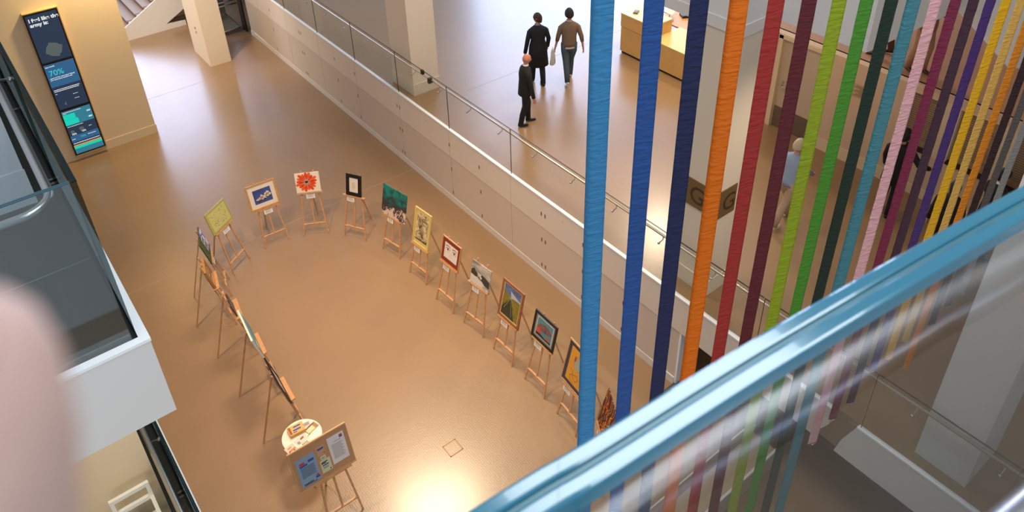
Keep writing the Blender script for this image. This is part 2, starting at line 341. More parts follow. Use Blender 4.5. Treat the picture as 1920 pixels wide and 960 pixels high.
# floor seams, floor socket
struct(B().box(-9, XW, 13.905, 13.912, 0, 0.002).box(XW+0.2, 30, 13.3, 13.306, ZU, ZU+0.002).box(-9, XW, 21.6, 21.606, 0, 0.002).build('trim_4', mat('weld_line', (190, 170, 150), 0.4)), 'pale weld lines in the vinyl floor')
fs = tag(B().box(3.82, 4.06, 6.86, 6.875, 0, 0.004).box(3.82, 4.06, 7.085, 7.10, 0, 0.004).box(3.82, 3.835, 6.86, 7.10, 0, 0.004).box(4.045, 4.06, 6.86, 7.10, 0, 0.004).build('floor_socket', mat('socket_rim', (110, 80, 46), 0.35, 0.6)), 'square metal rim of a socket lid set in the lower floor', 'floor socket')
B().box(3.835, 4.045, 6.875, 7.085, 0, 0.002).build('lid', FLOOR, fs)

# far glazed facades that let in daylight
def facade(name, x0, x1, y, z0, z1, st, label, nx):
    m = mat('sky_pane_'+name, (220, 232, 255), 0.3, emit=(196, 216, 255), es=st)
    r = empty(name, ((x0+x1)/2, y, z0)); struct(r, label)
    B().box(-(x1-x0)/2, (x1-x0)/2, -0.02, 0.02, 0, z1-z0).build('pane', m, r)
    b = B()
    for i in range(nx+1):
        x = -(x1-x0)/2+(x1-x0)*i/nx; b.box(x-0.05, x+0.05, -0.1, -0.02, 0, z1-z0)
    b.box(-(x1-x0)/2, (x1-x0)/2, -0.1, -0.02, (z1-z0)/2-0.04, (z1-z0)/2+0.04)
    b.build('mullion', DARKM, r)
facade('window_1', 3.9, 9.6, 33.5, 2.2, 9.5, 8.5, 'tall window behind the stairs', 5)
facade('window_2', 23, 44, 33.5, 6, 20, 9.0, 'large window beyond the terrace', 12)

# ================================================================== staircase and lift
st = empty('staircase', (3.6, 25.9, 0)); tag(st, 'staircase with brown treads and white stringer behind the pillar', 'staircase')
TRD = mat('stair_tread', (160, 136, 118), 0.6); RIS = mat('stair_riser', (120, 96, 84), 0.6)
for i in range(11):
    x = i*0.29; z = i*0.158
    B().box(x-0.02, x+0.29, 0.06, 2.4, z+0.118, z+0.158).build('tread', TRD, st)
    B().box(x, x+0.03, 0.06, 2.4, z, z+0.118).build('riser', RIS, st)
sl = 0.54
B().prism([(0.2, 0, 0), (2.6, 0, 0), (2.6, 0, 0.16), (1.98, 0, 0.2), (3.6, 0, 1.08), (3.6, 0, 1.08+1.0), (0.2, 0, -0.08+0.2)], (0, 0.05, 0)).build('stringer', WHITE, st)
B().bar((0.2, 0.02, 0.13), (3.6, 0.02, 2.09), 0.05, 0.02, (0, 1, 0)).build('nosing', WHITE_G, st)
B().tube([(-0.1, 2.3, 0.9), (3.4, 2.3, 2.8)], 0.022, 8).build('handrail', STEEL, st)
B().prism([(-0.1, 2.35, 0.1), (3.4, 2.35, 2.0), (3.4, 2.35, 3.0), (-0.1, 2.35, 1.1)], (0, 0.015, 0)).build('glass_panel', GLASS, st)
B().box(1.9, 3.6, 0.9, 0.95, 0, 1.0).build('infill', TAN, st)
lf = empty('platform_lift', (6.42, 24.2, 0)); tag(lf, 'glass platform lift in a steel frame beside the pillar', 'lift')
B().box(0.02, 1.0, 0.02, 1.5, 0.06, 0.12).build('platform', mat('lift_floor', (140, 130, 118), 0.5, 0.2), lf)
B().tube([(0.0, -0.01, 0.13), (0.95, -0.01, 0.13), (1.04, 0.12, 0.13), (1.04, 1.5, 0.13)], 0.022, 8).build('kerb', STEEL, lf)
B().box(0, 1.04, 0.0, 0.02, 0.0, 0.1).build('skirt', mat('lift_skirt', (110, 98, 92), 0.5, 0.3), lf)
for z in (0.98, 1.1): B().tube([(0.0, 0.0, z), (1.02, 0.0, z)], 0.022, 8).build('rail', STEEL, lf)
for x in (1.09,): B().box(x, x+0.06, -0.2, 0.1, 0, 3.0).build('post', DARKM, lf)
for x in (0.0,): B().box(x, x+0.06, 0.0, 0.08, 0, 3.0).build('post', DARKM, lf)
B().box(0.06, 1.08, 1.5, 1.53, 0, 2.4).build('back_panel', mat('lift_back', (124, 122, 122), 0.3, 0.5), lf)
B().box(0.06, 1.02, 0.0, 0.012, 0.14, 0.95).build('glass_panel', GLASS, lf)
B().box(0.25, 0.6, 0.95, 1.3, 0.12, 0.62).build('seat_box', WHITE, lf)

# ================================================================== terrace glass balustrade
gb = empty('glass_balustrade', (XW+0.0, 3.0, ZU)); tag(gb, 'long frameless glass balustrade with bracketed handrail on the terrace edge', 'balustrade')
jt = [24.6, 22.55, 20.48, 18.42, 16.35, 14.27, 12.2, 10.06, 7.93, 5.87, 4.3, 2.6, 0.9, -0.9]
DEDGE = mat('pane_edge_dark', (60, 56, 50), 0.3)
for i in range(len(jt)-1):
    y1, y0 = jt[i], jt[i+1]
    g = B().box(0, 0.014, y0+0.008-3, y1-0.008-3, -0.02, 1.06).build('pane', GLASS, gb)
    B().box(-0.001, 0.015, y0+0.008-3, y1-0.008-3, 1.058, 1.066).box(-0.001, 0.015, y1-0.012-3, y1-0.008-3, 0, 1.06).build('edge', DEDGE, g)
B().tube([(0.10, 23-3, 0.87), (0.10, -0.8-3, 0.87)], 0.021, 10).build('handrail', mat('rail_steel', (214, 196, 178), 0.3, 0.8), gb)
y = 21.9
while y > 1:
    B().tube([(0.10, y-3, 0.85), (0.10, y-3, 0.79), (0.02, y-3, 0.77)], 0.009, 8).ball((0.008, y-3, 0.77), 0.022).build('bracket', STEEL, gb)
    y -= 1.043
B().box(-0.02, 0.03, 13.05-3, 13.13-3, 0.98, 1.07).build('clamp', DARKM, gb)
B().box(0.03, 0.12, 12.9-3, 12.96-3, 0.80, 0.92).build('clamp', DARKM, gb)

# ================================================================== reception desk
DK = mat('desk_maple', (226, 176, 104), 0.35, noise=0.04, nscale=5); DKT = mat('desk_top', (240, 208, 132), 0.35)
dk = empty('reception_desk', (12.87, 12.42, ZU)); tag(dk, 'pale yellow reception desk with a raised corner on the terrace', 'reception desk')
B().box(0, 0.62, -3.1, 0, 0.06, 0.70).build('front_panel', DK, dk)
B().box(0.03, 0.6, -3.05, -0.03, 0.0, 0.06).build('plinth', BLACK, dk)
B().box(-0.005, 1.0, -3.1, -1.0, 0.70, 0.725).build('worktop', DKT, dk)
B().box(-0.01, 0.66, -1.02, 0.01, 0.715, 1.03).build('raised_box', DK, dk)
B().box(-0.015, 0.665, -1.03, 0.015, 1.03, 1.06).build('raised_top', DKT, dk)
B().box(1.0, 1.9, -2.3, -0.2, 0.66, 0.70).box(1.0, 1.9, -2.3, -2.27, 0.05, 0.66).build('inner_desk', mat('inner_desk_wood', (214, 156, 84), 0.4), dk)
zd = ZU+0.725
o = tag(B().box(-0.09, 0.09, -0.055, 0.055, 0, 0.03).build('desk_phone', mat('phone_grey', (86, 84, 92), 0.4), loc=(13.13, 12.2, ZU+1.06), rz=0.5), 'small dark keypad lying on the raised desk corner', 'phone')
B().box(-0.07, 0.07, -0.04, 0.04, 0.03, 0.036).build('keys', GREY_TXT, o)
tag(B().box(-0.1, 0.1, -0.07, 0.07, 0, 0.012).build('leaflet', PAPER, loc=(13.25, 11.75, ZU+1.06), rz=0.3), 'white leaflet on the raised desk top behind the blue ribbon', 'leaflet')
lp = empty('leaflet_holder', (14.0, 11.9, ZU+0.70)); tag(lp, 'white open leaflet holder on a round base on the desk', 'leaflet holder')
B().rings([(0, 0, 0, 0.12, 0.12, 0), (0, 0, 0.03, 0.11, 0.11, 0)]).tube([(0, 0, 0.03), (0, 0, 0.16)], 0.012, 8).build('base', CREAM, lp)
B().prism([(-0.02, -0.1, 0.16), (-0.24, -0.1, 0.30), (-0.24, 0.12, 0.30), (-0.02, 0.12, 0.16)], (0, 0, 0.01)).prism([(-0.02, -0.1, 0.16), (0.16, -0.1, 0.26), (0.16, 0.12, 0.26), (-0.02, 0.12, 0.16)], (0, 0, 0.01)).build('wings', PAPER, lp)
tag(B().box(-0.14, 0.14, -0.16, 0.16, 0, 0.24).build('storage_box', mat('box_orange', (206, 132, 66), 0.5), loc=(13.9, 12.4, ZU+0.70), rz=0.1, bev=0.01), 'orange brown box on the desk behind the blue ribbon', 'box')
tag(B().box(-0.15, 0.15, -0.1, 0.1, 0, 0.012).build('paper_stack', PAPER, loc=(14.2, 11.2, ZU+0.70), rz=-0.3), 'white papers on the inner desk near the navy ribbon', 'papers')
tag(B().box(-0.2, 0.2, -0.12, 0.12, 0, 0.05).box(-0.18, 0.18, -0.1, -0.05, 0.05, 0.06).build('keyboard_tray', BLACK, loc=(14.55, 11.75, ZU+0.70), rz=-0.5), 'black tray on the inner desk behind the leaflet holder', 'tray')

# ================================================================== screen on the tan wall
sc = empty('information_screen', (1.32, 19.68, 0.13)); tag(sc, 'tall narrow stack of three lit displays in a tan case on the wall', 'screen')
B().box(-0.0, 0.73, -0.12, 0, 0.0, 3.82).build('case', mat('case_wood', (206, 172, 112), 0.55), sc)
B().box(0.0, 0.71, -0.128, -0.12, 0.05, 3.80).build('bezel', BLACK, sc)
def emi(name, rgb, st=1.0):
    m = mat(name, rgb, 0.35, emit=rgb, es=st*0.75, spec=0.3)
    m.node_tree.nodes['Principled BSDF'].inputs['Base Color'].default_value = (*[v*0.25 for v in s2l(rgb)], 1)
    return m
NAVY = emi('screen_navy', (44, 60, 84)); MIDB = emi('screen_blue', (52, 104, 148)); TEAL = emi('screen_teal', (56, 132, 156)); AQUA = emi('screen_aqua', (20, 226, 200)); SW = emi('screen_white', (245, 250, 255)); GREYB = emi('screen_olive', (92, 104, 104)); YEL = emi('screen_sand', (196, 168, 96)); CY = emi('screen_cyan', (70, 220, 220))
def scr(z0, z1, m, parent, x0=0.035, x1=0.675, y=-0.131, name='display'): return B().box(x0, x1, y, y+0.003, z0, z1).build(name, m, parent)
d1 = scr(2.59, 3.76, NAVY, sc)
d2 = scr(1.95, 2.53, MIDB, sc); d2b = scr(1.35, 1.945, NAVY, sc)
d3 = scr(0.88, 1.28, TEAL, sc); d3b = scr(0.60, 0.875, NAVY, sc); d3c = scr(0.42, 0.595, MIDB, sc); d3d = scr(0.08, 0.415, NAVY, sc)
text('I feel like the\narmy is:', 0.118, SW, d1, (0.075, -0.132, 3.60), 0, 0.004, space=0.95)
b = B(); pts = []
cx, cz, R = 0.37, 2.86, 0.165
for i in range(48):
    a = 2*PI*i/48; k = (a/(PI/2)) % 1.0; rr = R*(1.0+0.28*max(0, (k-0.62)/0.38)) if k < 0.99 else R*1.28
    pts.append((cx+math.cos(a+0.5)*rr, cz+math.sin(a+0.5)*rr))
b.flat(pts, -0.1312).build('emblem', GREYB, d1)
text('70%', 0.19, CY, d2, (0.085, -0.132, 2.24), 0, 0.0)
text('last month', 0.045, SW, d2, (0.06, -0.132, 2.46), 0, 0.001)
text('answered "No" when asked "Would\nyou lead an army wounded cold', 0.036, SW, d2, (0.075, -0.132, 2.165), 0, 0.0014, space=1.15)
def lines(parent, x0, x1, z, n, dz, th, m=SW, jit=0.1):
    b = B()
    for i in range(n):
        x = x0
        xe = x1-random.random()*jit
        while x < xe:
            wl_ = 0.02+random.random()*0.035; b.box(x, min(x+wl_, xe), -0.1325, -0.131, z-i*dz, z-i*dz+th); x += wl_+0.006
    b.build('print', m, parent)
lines(d2b, 0.06, 0.64, 1.86, 2, 0.038, 0.016); lines(d2b, 0.06, 0.2, 1.76, 1, 0.03, 0.01)
lines(d2b, 0.42, 0.58, 1.66, 1, 0.03, 0.01); lines(d2b, 0.42, 0.62, 1.54, 1, 0.03, 0.01)
B().flat([(0.17, 1.47), (0.22, 1.53), (0.215, 1.42)], -0.1312).build('emblem', GREYB, d2b)
lines(d3, 0.06, 0.5, 1.235, 1, 0.03, 0.014); lines(d3, 0.06, 0.13, 1.205, 1, 0.03, 0.01)
B().box(0.04, 0.30, -0.1322, -0.131, 1.045, 1.185).box(0.04, 0.34, -0.1322, -0.131, 0.90, 1.04).build('bars', AQUA, d3)
lines(d3, 0.57, 0.65, 1.12, 1, 0.03, 0.035, jit=0.01); lines(d3, 0.57, 0.65, 0.96, 1, 0.03, 0.035, jit=0.01)
lines(d3b, 0.05, 0.45, 0.845, 1, 0.03, 0.014)
for (px, pz, r) in ((0.12, 0.70, 0.045), (0.33, 0.72, 0.055)):
    b = B(); b.flat([(px+math.cos(a*0.9)*r*(1+0.2*math.sin(3*a)), pz+math.sin(a*0.9)*r) for a in [i*0.5 for i in range(14)]], -0.1312)
    b.build('emblem', GREYB, d3b)
text('70%', 0.06, SW, d3b, (0.09, -0.132, 0.61), 0, 0.002); text('60%', 0.06, SW, d3b, (0.31, -0.132, 0.63), 0, 0.002)
lines(d3b, 0.5, 0.57, 0.73, 1, 0.03, 0.012, jit=0.01)
text('73%', 0.075, CY, d3c, (0.25, -0.132, 0.49), 0, 0.0); lines(d3c, 0.42, 0.66, 0.52, 1, 0.03, 0.014); lines(d3c, 0.05, 0.17, 0.49, 1, 0.03, 0.014)
lines(d3d, 0.05, 0.66, 0.37, 1, 0.03, 0.018, jit=0.01)
B().box(0.037, 0.673, -0.1322, -0.131, 0.29, 0.335).build('bars', YEL, d3d)
B().box(0.037, 0.673, -0.1322, -0.131, 0.225, 0.288).build('bars', AQUA, d3d)
B().box(0.037, 0.673, -0.1322, -0.131, 0.09, 0.223).build('bars', TEAL, d3d)

# ================================================================== left balconies
def balcony(z, label, yend, depth=0.61, bottom_x=0.27):
    deck = struct(B().box(-7, 0.245, 3.785, yend, z-depth, z-0.03).build('floor', DECK), label)
    B().prism([(-7, 3.76, z-depth), (0.27, 3.76, z-depth), (0.27, yend, z-depth), (0.245, yend, z-depth), (0.245, 3.785, z-depth), (-7, 3.785, z-depth)], (0, 0, depth-0.02)).build('fascia', WHITE, deck)
    B().prism([(-7, 3.755, z-0.02), (0.275, 3.755, z-0.02), (0.275, yend, z-0.02), (0.222, yend, z-0.02), (0.222, 3.808, z-0.02), (-7, 3.808, z-0.02)], (0, 0, 0.02)).build('coping', WHITE_G, deck)
    return deck
d_up = balcony(7.68, 'left balcony deck with white fascia', 16)
d_lo = balcony(3.90, 'lower left balcony deck', 16, 0.6)
B().box(-7, 0.19, 4.72, 4.735, 7.65, 7.655).build('deck_line', mat('line_grey', (130, 134, 134), 0.4, 0.5), d_up)  # thin line across the deck, lighter grey than the deck
struct(B().box(-7, 0.05, 5.61, 9.5, 3.87, 7.07).build('wall_core', TAN), 'cream wall on the lower left balcony')
wc = struct(B().box(-7, 0.05, 5.61, 9.5, 7.65, 12).build('wall_core', mat('core_white', (226, 228, 234), 0.6)), 'white wall on the upper left balcony')
B().box(-7, 0.056, 5.604, 5.61, 7.65, 7.93).build('skirting', mat('core_white', (214, 216, 220)), wc)
def bal_glass(z, label, yend, edge, corner):
    g = empty('glass_balustrade', (0.22, 3.81, z)); tag(g, label, 'balustrade')
    js = [0, 1.95, 3.9, 5.9, 8.0, 10.0, yend-3.81]
    for i in range(len(js)-1):
        p = B().box(-0.022, 0, js[i]+(0.0 if i == 0 else 0.008), js[i+1]-0.008, -0.05, 1.1).build('pane', GLASS_S, g)
        B().box(-0.010, 0.0015, js[i], js[i+1]-0.008, 1.098, 1.104).box(-0.0235, -0.012, js[i], js[i+1]-0.008, 1.098, 1.104).build('edge', edge, p)
    p = B().box(-7.2, -0.03, 0, 0.022, -0.05, 1.1).build('pane', GLASS_G, g)
    B().box(-7.2, -0.03, -0.0005, 0.009, 1.098, 1.104).box(-7.2, -0.03, 0.013, 0.0225, 1.098, 1.104).build('edge', mat('pane_edge_blue', (60, 92, 104), 0.25), p)
    zr = 0.95; pts = [(-7.0, 0.09, zr), (-0.28, 0.09, zr)]
    for i in range(1, 9):
        a = -PI/2+i*PI/16; pts.append((-0.28+0.16*math.cos(a), 0.25+0.16*math.sin(a), zr))
    pts.append((-0.12, yend-3.9, zr))
    B().tube(pts, 0.024, 14).build('handrail', STEEL, g)
    for y in (1.95, 3.3, 5.2, 7.0): B().tube([(-0.12, y, zr), (-0.12, y, zr-0.07), (-0.02, y, zr-0.09)], 0.009, 8).ball((-0.03, y, zr-0.09), 0.02).build('bracket', STEEL, g)
    for y in (1.92, 1.98, 3.28, 5.2): B().box(-0.06, -0.02, y-0.012, y+0.012, -0.02, 0.02).build('clamp', STEEL, g)
    return g
bal_glass(7.66, 'frameless glass balustrade with bent steel handrail on the upper left balcony', 15, mat('pane_edge_green', (14, 34, 36), 0.5, spec=0.15), 1)
bal_glass(3.88, 'frameless glass balustrade with steel handrail on the balcony lower left', 15, mat('pane_edge_green', (14, 34, 36), 0.5, spec=0.15), 1)
# white chair and bottle on the lower balcony
ch = empty('chair', (-0.19, 5.22, 3.87)); tag(ch, 'white open-back chair on the lower left balcony', 'chair'); WC = mat('chair_white', (240, 232, 214), 0.4)
for sx in (-1, 1):
    B().box(sx*0.15-0.016, sx*0.15+0.016, 0.19, 0.222, 0, 0.83).build('rear_leg', WC, ch)
    B().box(sx*0.15-0.016, sx*0.15+0.016, -0.2, -0.168, 0, 0.62).build('front_leg', WC, ch)
    B().box(sx*0.15-0.016, sx*0.15+0.016, -0.2, 0.19, 0.62, 0.65).build('arm', WC, ch)
B().box(-0.134, 0.134, 0.19, 0.222, 0.79, 0.83).box(-0.134, 0.134, 0.19, 0.222, 0.62, 0.66).build('back_rail', WC, ch)
B().box(-0.134, 0.134, -0.2, 0.19, 0.42, 0.45).build('seat', WC, ch)
tag(B().rings([(0, 0, 0, 0.035, 0.035, 0), (0, 0, 0.12, 0.035, 0.035, 0), (0, 0, 0.16, 0.03, 0.03, 0), (0, 0, 0.19, 0.012, 0.012, 0), (0, 0, 0.23, 0.02, 0.02, 0)], 16).build('bottle', mat('bottle_dark', (30, 14, 18), 0.15), loc=(-0.26, 5.1, 4.32)), 'dark glossy bottle standing on the white chair', 'bottle')

# ================================================================== easels and pictures
TILT = math.radians(13)
def easel(x, y, deg, z0, label, top=1.49, tray_w=0.52, tray_d=0.06):
    r = empty('easel', (x, y, 0), math.radians(deg)); tag(r, label, 'easel', 'pine display easels in an oval on the lower floor')
    t = math.tan(TILT)
    def P(u, s): return (u, s*math.sin(TILT), s*math.cos(TILT))
    for sx in (-1, 1):
        B().bar((sx*0.262, 0.006, 0.012), P(sx*0.13, top), 0.028, 0.02, (1, 0, 0)).build('leg', WOOD, r)
    B().bar((0, 0.70, 0.006), P(0, top*0.93), 0.028, 0.02, (1, 0, 0)).build('leg', WOOD, r)
    a = P(-0.235, 0.27); b_ = P(0.235, 0.27)
    B().bar(a, b_, 0.022, 0.035, (0, 0, 1)).build('crossbar', WOOD, r)
    B().bar(P(0, 0.25), P(0, top-0.06), 0.03, 0.016, (1, 0, 0)).build('mast', WOOD, r)
    c, s = math.cos(TILT), math.sin(TILT)
    m = Vector(P(0, z0-0.018))+Vector((0, -c*(tray_d/2-0.005), s*(tray_d/2-0.005)))
    B().obox(m, (tray_w, 0, 0), (0, c*tray_d, -s*tray_d), (0, s*0.022, c*0.022)).build('tray', WOOD, r)
    B().bar(P(-0.15, top-0.12), P(0.15, top-0.12), 0.02, 0.03, (0, 0, 1)).build('top_rail', WOOD, r)
    for sx in (-1, 1): B().tube([Vector(P(sx*0.13, top-0.02)), Vector(P(sx*0.13, top+0.015))], 0.012, 8).build('peg', WOOD, r)
    return r
def pic_root(name, x, y, deg, z0, off, label, cat='painting', dy=-0.016):
    """the picture stands on the tray: local x across, local z up the easel plane, -y towards the viewer"""
    a = math.radians(deg); c, s = math.cos(TILT), math.sin(TILT)
    r = empty(name); tag(r, label, cat)
    R = Matrix.Rotation(a, 4, 'Z') @ Matrix.Rotation(-TILT, 4, 'X')
    L = Matrix.Rotation(a, 4, 'Z') @ Vector((off, z0*s+dy*c, z0*c-dy*s))
    r.matrix_world = Matrix.Translation(Vector((x, y, 0))+L) @ R
    return r
def frame(r, w, h, fw, m, th=0.025, name='frame'):
    return B().box(-w/2, w/2, -th, 0, 0, fw).box(-w/2, w/2, -th, 0, h-fw, h).box(-w/2, -w/2+fw, -th, 0, fw, h-fw).box(w/2-fw, w/2, -th, 0, fw, h-fw).build(name, m, r)
def sheet(r, x0, x1, z0, z1, y, m, name, th=0.004): return B().box(x0, x1, y-th, y, z0, z1).build(name, m, r)
def blob(cx, cz, rx, rz, n=24, k=0.0, f=5, ph=0.0, rot=0.0):
    out = []
    for i in range(n):
        a = 2*PI*i/n; q = 1+k*math.sin(f*a+ph); px = math.cos(a)*rx*q; pz = math.sin(a)*rz*q
        out.append((cx+px*math.cos(rot)-pz*math.sin(rot), cz+px*math.sin(rot)+pz*math.cos(rot)))
    return out
def strokes(b, segs, wd, y):
    for (x0, z0, x1, z1) in segs:
        dx, dz = x1-x0, z1-z0; L = math.hypot(dx, dz) or 1; nx, nz = -dz/L*wd/2, dx/L*wd/2
        b.flat([(x0+nx, z0+nz), (x1+nx, z1+nz), (x1-nx, z1-nz), (x0-nx, z0-nz)], y)
    return b
def card(x, y, deg, z0, off, label):
    a = math.radians(deg); c, s = math.cos(TILT), math.sin(TILT)
    r = pic_root('caption_card', x, y, deg, z0-0.145, off, label, 'caption card', dy=-0.035)
    r['group'] = 'caption cards under the pictures'
    B().box(-0.09, 0.09, -0.003, 0, 0, 0.125).build('card', PAPER, r)
    b = B()
    for i in range(5): b.box(-0.065, 0.065-0.02*(i % 2), -0.004, -0.003, 0.025+i*0.017, 0.031+i*0.017)
    b.build('print', GREY_TXT, r)
    return r
W = lambda n, c, **k: mat(n, c, k.pop('rough', 0.6), **k)

# --- 1 red flower canvas
def a_flower(r):
    w, h = 0.50, 0.44
    sheet(r, -w/2, w/2, 0, h, 0, W('canvas_white', (238, 226, 208)), 'canvas', 0.02)
    b = B(); cx, cz = -0.02, 0.235
    for i in range(17):
        a = i*2*PI/17+0.1; L = 0.215+0.02*math.sin(i*2.3); b.mat(i % 2)
        b.flat([(cx+math.cos(a-0.06)*0.03, cz+math.sin(a-0.06)*0.03), (cx+math.cos(a-0.2)*L*0.75, cz+math.sin(a-0.2)*L*0.75), (cx+math.cos(a-0.08)*L, cz+math.sin(a-0.08)*L*0.97), (cx+math.cos(a+0.1)*L*0.97, cz+math.sin(a+0.1)*L*0.97), (cx+math.cos(a+0.2)*L*0.72, cz+math.sin(a+0.2)*L*0.72)], -0.0205-0.0004*(i % 3))
    b.mat(2).flat(blob(cx, cz, 0.035, 0.03, 16, 0.1), -0.0225)
    strokes(b, [(cx+math.cos(a)*0.04, cz+math.sin(a)*0.04, cx+math.cos(a+0.12)*0.15, cz+math.sin(a+0.12)*0.15) for a in [i*0.62 for i in range(10)]], 0.006, -0.0226)
    b.build('flower', [W('petal_red', (226, 70, 24)), W('petal_orange', (238, 96, 34)), W('petal_dark', (70, 26, 24))], r)
# --- 2 lily
def a_lily(r):
    w, h = 0.62, 0.57; frame(r, w, h, 0.035, GOLD)
    sheet(r, -w/2+0.035, w/2-0.035, 0.035, h-0.035, -0.006, W('mount_ivory', (226, 216, 204)), 'mount')
    sheet(r, -0.185, 0.185, 0.125, 0.435, -0.0105, ramp_mat('lily_water', 'noise', [(0.3, (44, 56, 112)), (0.7, (72, 86, 160))], 7), 'picture', 0.002)
    b = B()
    for (x, z, rx, rz, ro) in [(-0.06, 0.235, 0.07, 0.028, 0.5), (-0.02, 0.25, 0.03, 0.06, 0.1), (0.0, 0.235, 0.07, 0.025, -0.4), (-0.09, 0.225, 0.06, 0.02, 0.1), (0.09, 0.30, 0.06, 0.035, 0.3), (0.13, 0.28, 0.05, 0.03, -0.5), (0.1, 0.275, 0.035, 0.05, 0), (0.05, 0.265, 0.05, 0.02, 0.2)]:
        b.flat(blob(x, z, rx, rz, 14, 0.06, 4, 0, ro), -0.0128)
    b.mat(1).flat(blob(0.105, 0.335, 0.016, 0.014, 10), -0.0142)
    b.mat(2).flat(blob(0.03, 0.20, 0.022, 0.02, 10), -0.0142).flat(blob(-0.09, 0.185, 0.05, 0.022, 12), -0.0128)
    b.build('lilies', [W('lily_cream', (222, 206, 190)), W('lily_white', (250, 248, 240)), W('leaf_dark', (60, 64, 66))], r)
# --- 3 yellow green sketch board
def a_sketch(r):
    w, h = 0.60, 0.49; sheet(r, -w/2, w/2, 0, h, 0, W('board_olive', (172, 168, 92), rough=0.4), 'board', 0.02)
    sheet(r, -w/2+0.05, w/2-0.04, 0.04, h-0.05, -0.02, W('sheet_lime', (196, 192, 124)), 'picture', 0.003)
    b = B(); rnd = random.Random(3); sg = []
    for i in range(70):
        x = -0.2+rnd.random()*0.42; z = 0.09+rnd.random()*0.3; a = rnd.random()*PI; L = 0.01+rnd.random()*0.03
        if (i % 5) and abs(x)+abs(z-0.25) < 0.12: continue
        sg.append((x, z, x+math.cos(a)*L, z+math.sin(a)*L))
    strokes(b, sg, 0.005, -0.0235); b.build('drawing', W('ink_olive', (120, 104, 48)), r)
# --- 4 black frame
def a_black(r):
    w, h = 0.36, 0.48; frame(r, w, h, 0.075, W('frame_black', (26, 20, 18), rough=0.35))
    sheet(r, -w/2+0.07, w/2-0.07, 0.07, h-0.07, -0.008, W('sheet_white', (226, 214, 204)), 'picture')
    b = B(); pts = [(0.0, 0.30), (-0.03, 0.28), (-0.02, 0.255), (-0.04, 0.235), (-0.01, 0.225), (-0.035, 0.2), (0.02, 0.19), (0.03, 0.215), (0.01, 0.24), (0.02, 0.27), (0, 0.3)]
    strokes(b, [(*pts[i], *pts[i+1]) for i in range(len(pts)-1)]+[(-0.04, 0.17, 0.03, 0.15), (-0.03, 0.15, -0.05, 0.13)], 0.005, -0.0125)
    b.build('drawing', W('sepia_ink', (150, 110, 76)), r)
# --- 5 teal abstract
def a_teal(r):
    w, h = 0.70, 0.64
    sheet(r, -w/2, w/2, 0, h, 0, ramp_mat('teal_abstract', 'noise', [(0.0, (226, 210, 196)), (0.52, (214, 194, 182)), (0.58, (96, 66, 60)), (0.68, (52, 46, 50)), (0.82, (24, 84, 88)), (0.95, (16, 126, 116))], 7, 9, 0.6, axis=2, mixk=0.72), 'canvas', 0.02)
    b = B(); rnd = random.Random(5)
    for i in range(40):
        x = 0.28-rnd.random()*0.5; z = 0.05+rnd.random()*0.15*(1+x)
        b.flat(blob(x, z, 0.006+rnd.random()*0.01, 0.005+rnd.random()*0.008, 7), -0.0205)
    b.build('paint_flecks', W('fleck', (214, 188, 176)), r)
# --- 6 yellow frame sketch
def a_yellow(r):
    w, h = 0.49, 0.80; frame(r, w, h, 0.035, W('frame_yellow', (216, 188, 104), rough=0.4))
    sheet(r, -w/2+0.03, w/2-0.03, 0.03, h-0.03, -0.006, W('mount_yellow', (214, 196, 132)), 'mount')
    sheet(r, -0.175, 0.175, 0.12, h-0.09, -0.0105, ramp_mat('ink_figure', 'noise', [(0.36, (74, 52, 38)), (0.45, (176, 150, 110)), (0.6, (216, 202, 166))], 9, 7, 1.5), 'picture', 0.002)
    b = B()
    for dx in (-0.05, -0.02, 0.015, 0.05): strokes(b, [(dx-0.04, 0.62, dx-0.07, 0.5), (dx-0.07, 0.5, dx-0.01, 0.36), (dx-0.01, 0.36, dx*0.4+0.03, 0.2)], 0.012, -0.0128)
    strokes(b, [(-0.175, 0.13, 0.175, 0.13)], 0.022, -0.0128)
    b.build('drawing', W('ink_brown', (70, 50, 36)), r)
# --- 7 eyes
def a_eyes(r):
    w, h = 0.54, 0.53; frame(r, w, h, 0.018, GOLD)
    sheet(r, -w/2+0.015, w/2-0.015, 0.015, h-0.015, -0.010, W('mount_red', (140, 48, 32)), 'mount')
    sheet(r, -0.19, 0.19, 0.11, 0.43, -0.0145, W('eye_paper', (232, 220, 212)), 'picture', 0.002)
    b = B()
    for ex in (-0.09, 0.10):
        b.mat(0).flat(blob(ex, 0.31, 0.062, 0.03, 18), -0.0168)
        b.mat(1).flat(blob(ex, 0.305, 0.052, 0.022, 18), -0.0182)
        b.mat(2).flat(blob(ex, 0.307, 0.022, 0.022, 14), -0.0196)
        b.mat(0); strokes(b, [(ex-0.07, 0.365, ex, 0.385), (ex, 0.385, ex+0.06, 0.36)], 0.016, -0.0168)
        b.mat(3); strokes(b, [(ex-0.04, 0.255, ex+0.04, 0.26)], 0.008, -0.0168)
    b.mat(3); strokes(b, [(-0.02, 0.25, -0.03, 0.17), (0.03, 0.25, 0.035, 0.17)], 0.006, -0.0168)
    b.build('eyes', [W('lash_brown', (136, 108, 98)), W('eye_white', (240, 234, 228)), W('iris', (110, 60, 46)), W('shade_pink', (210, 190, 182))], r)
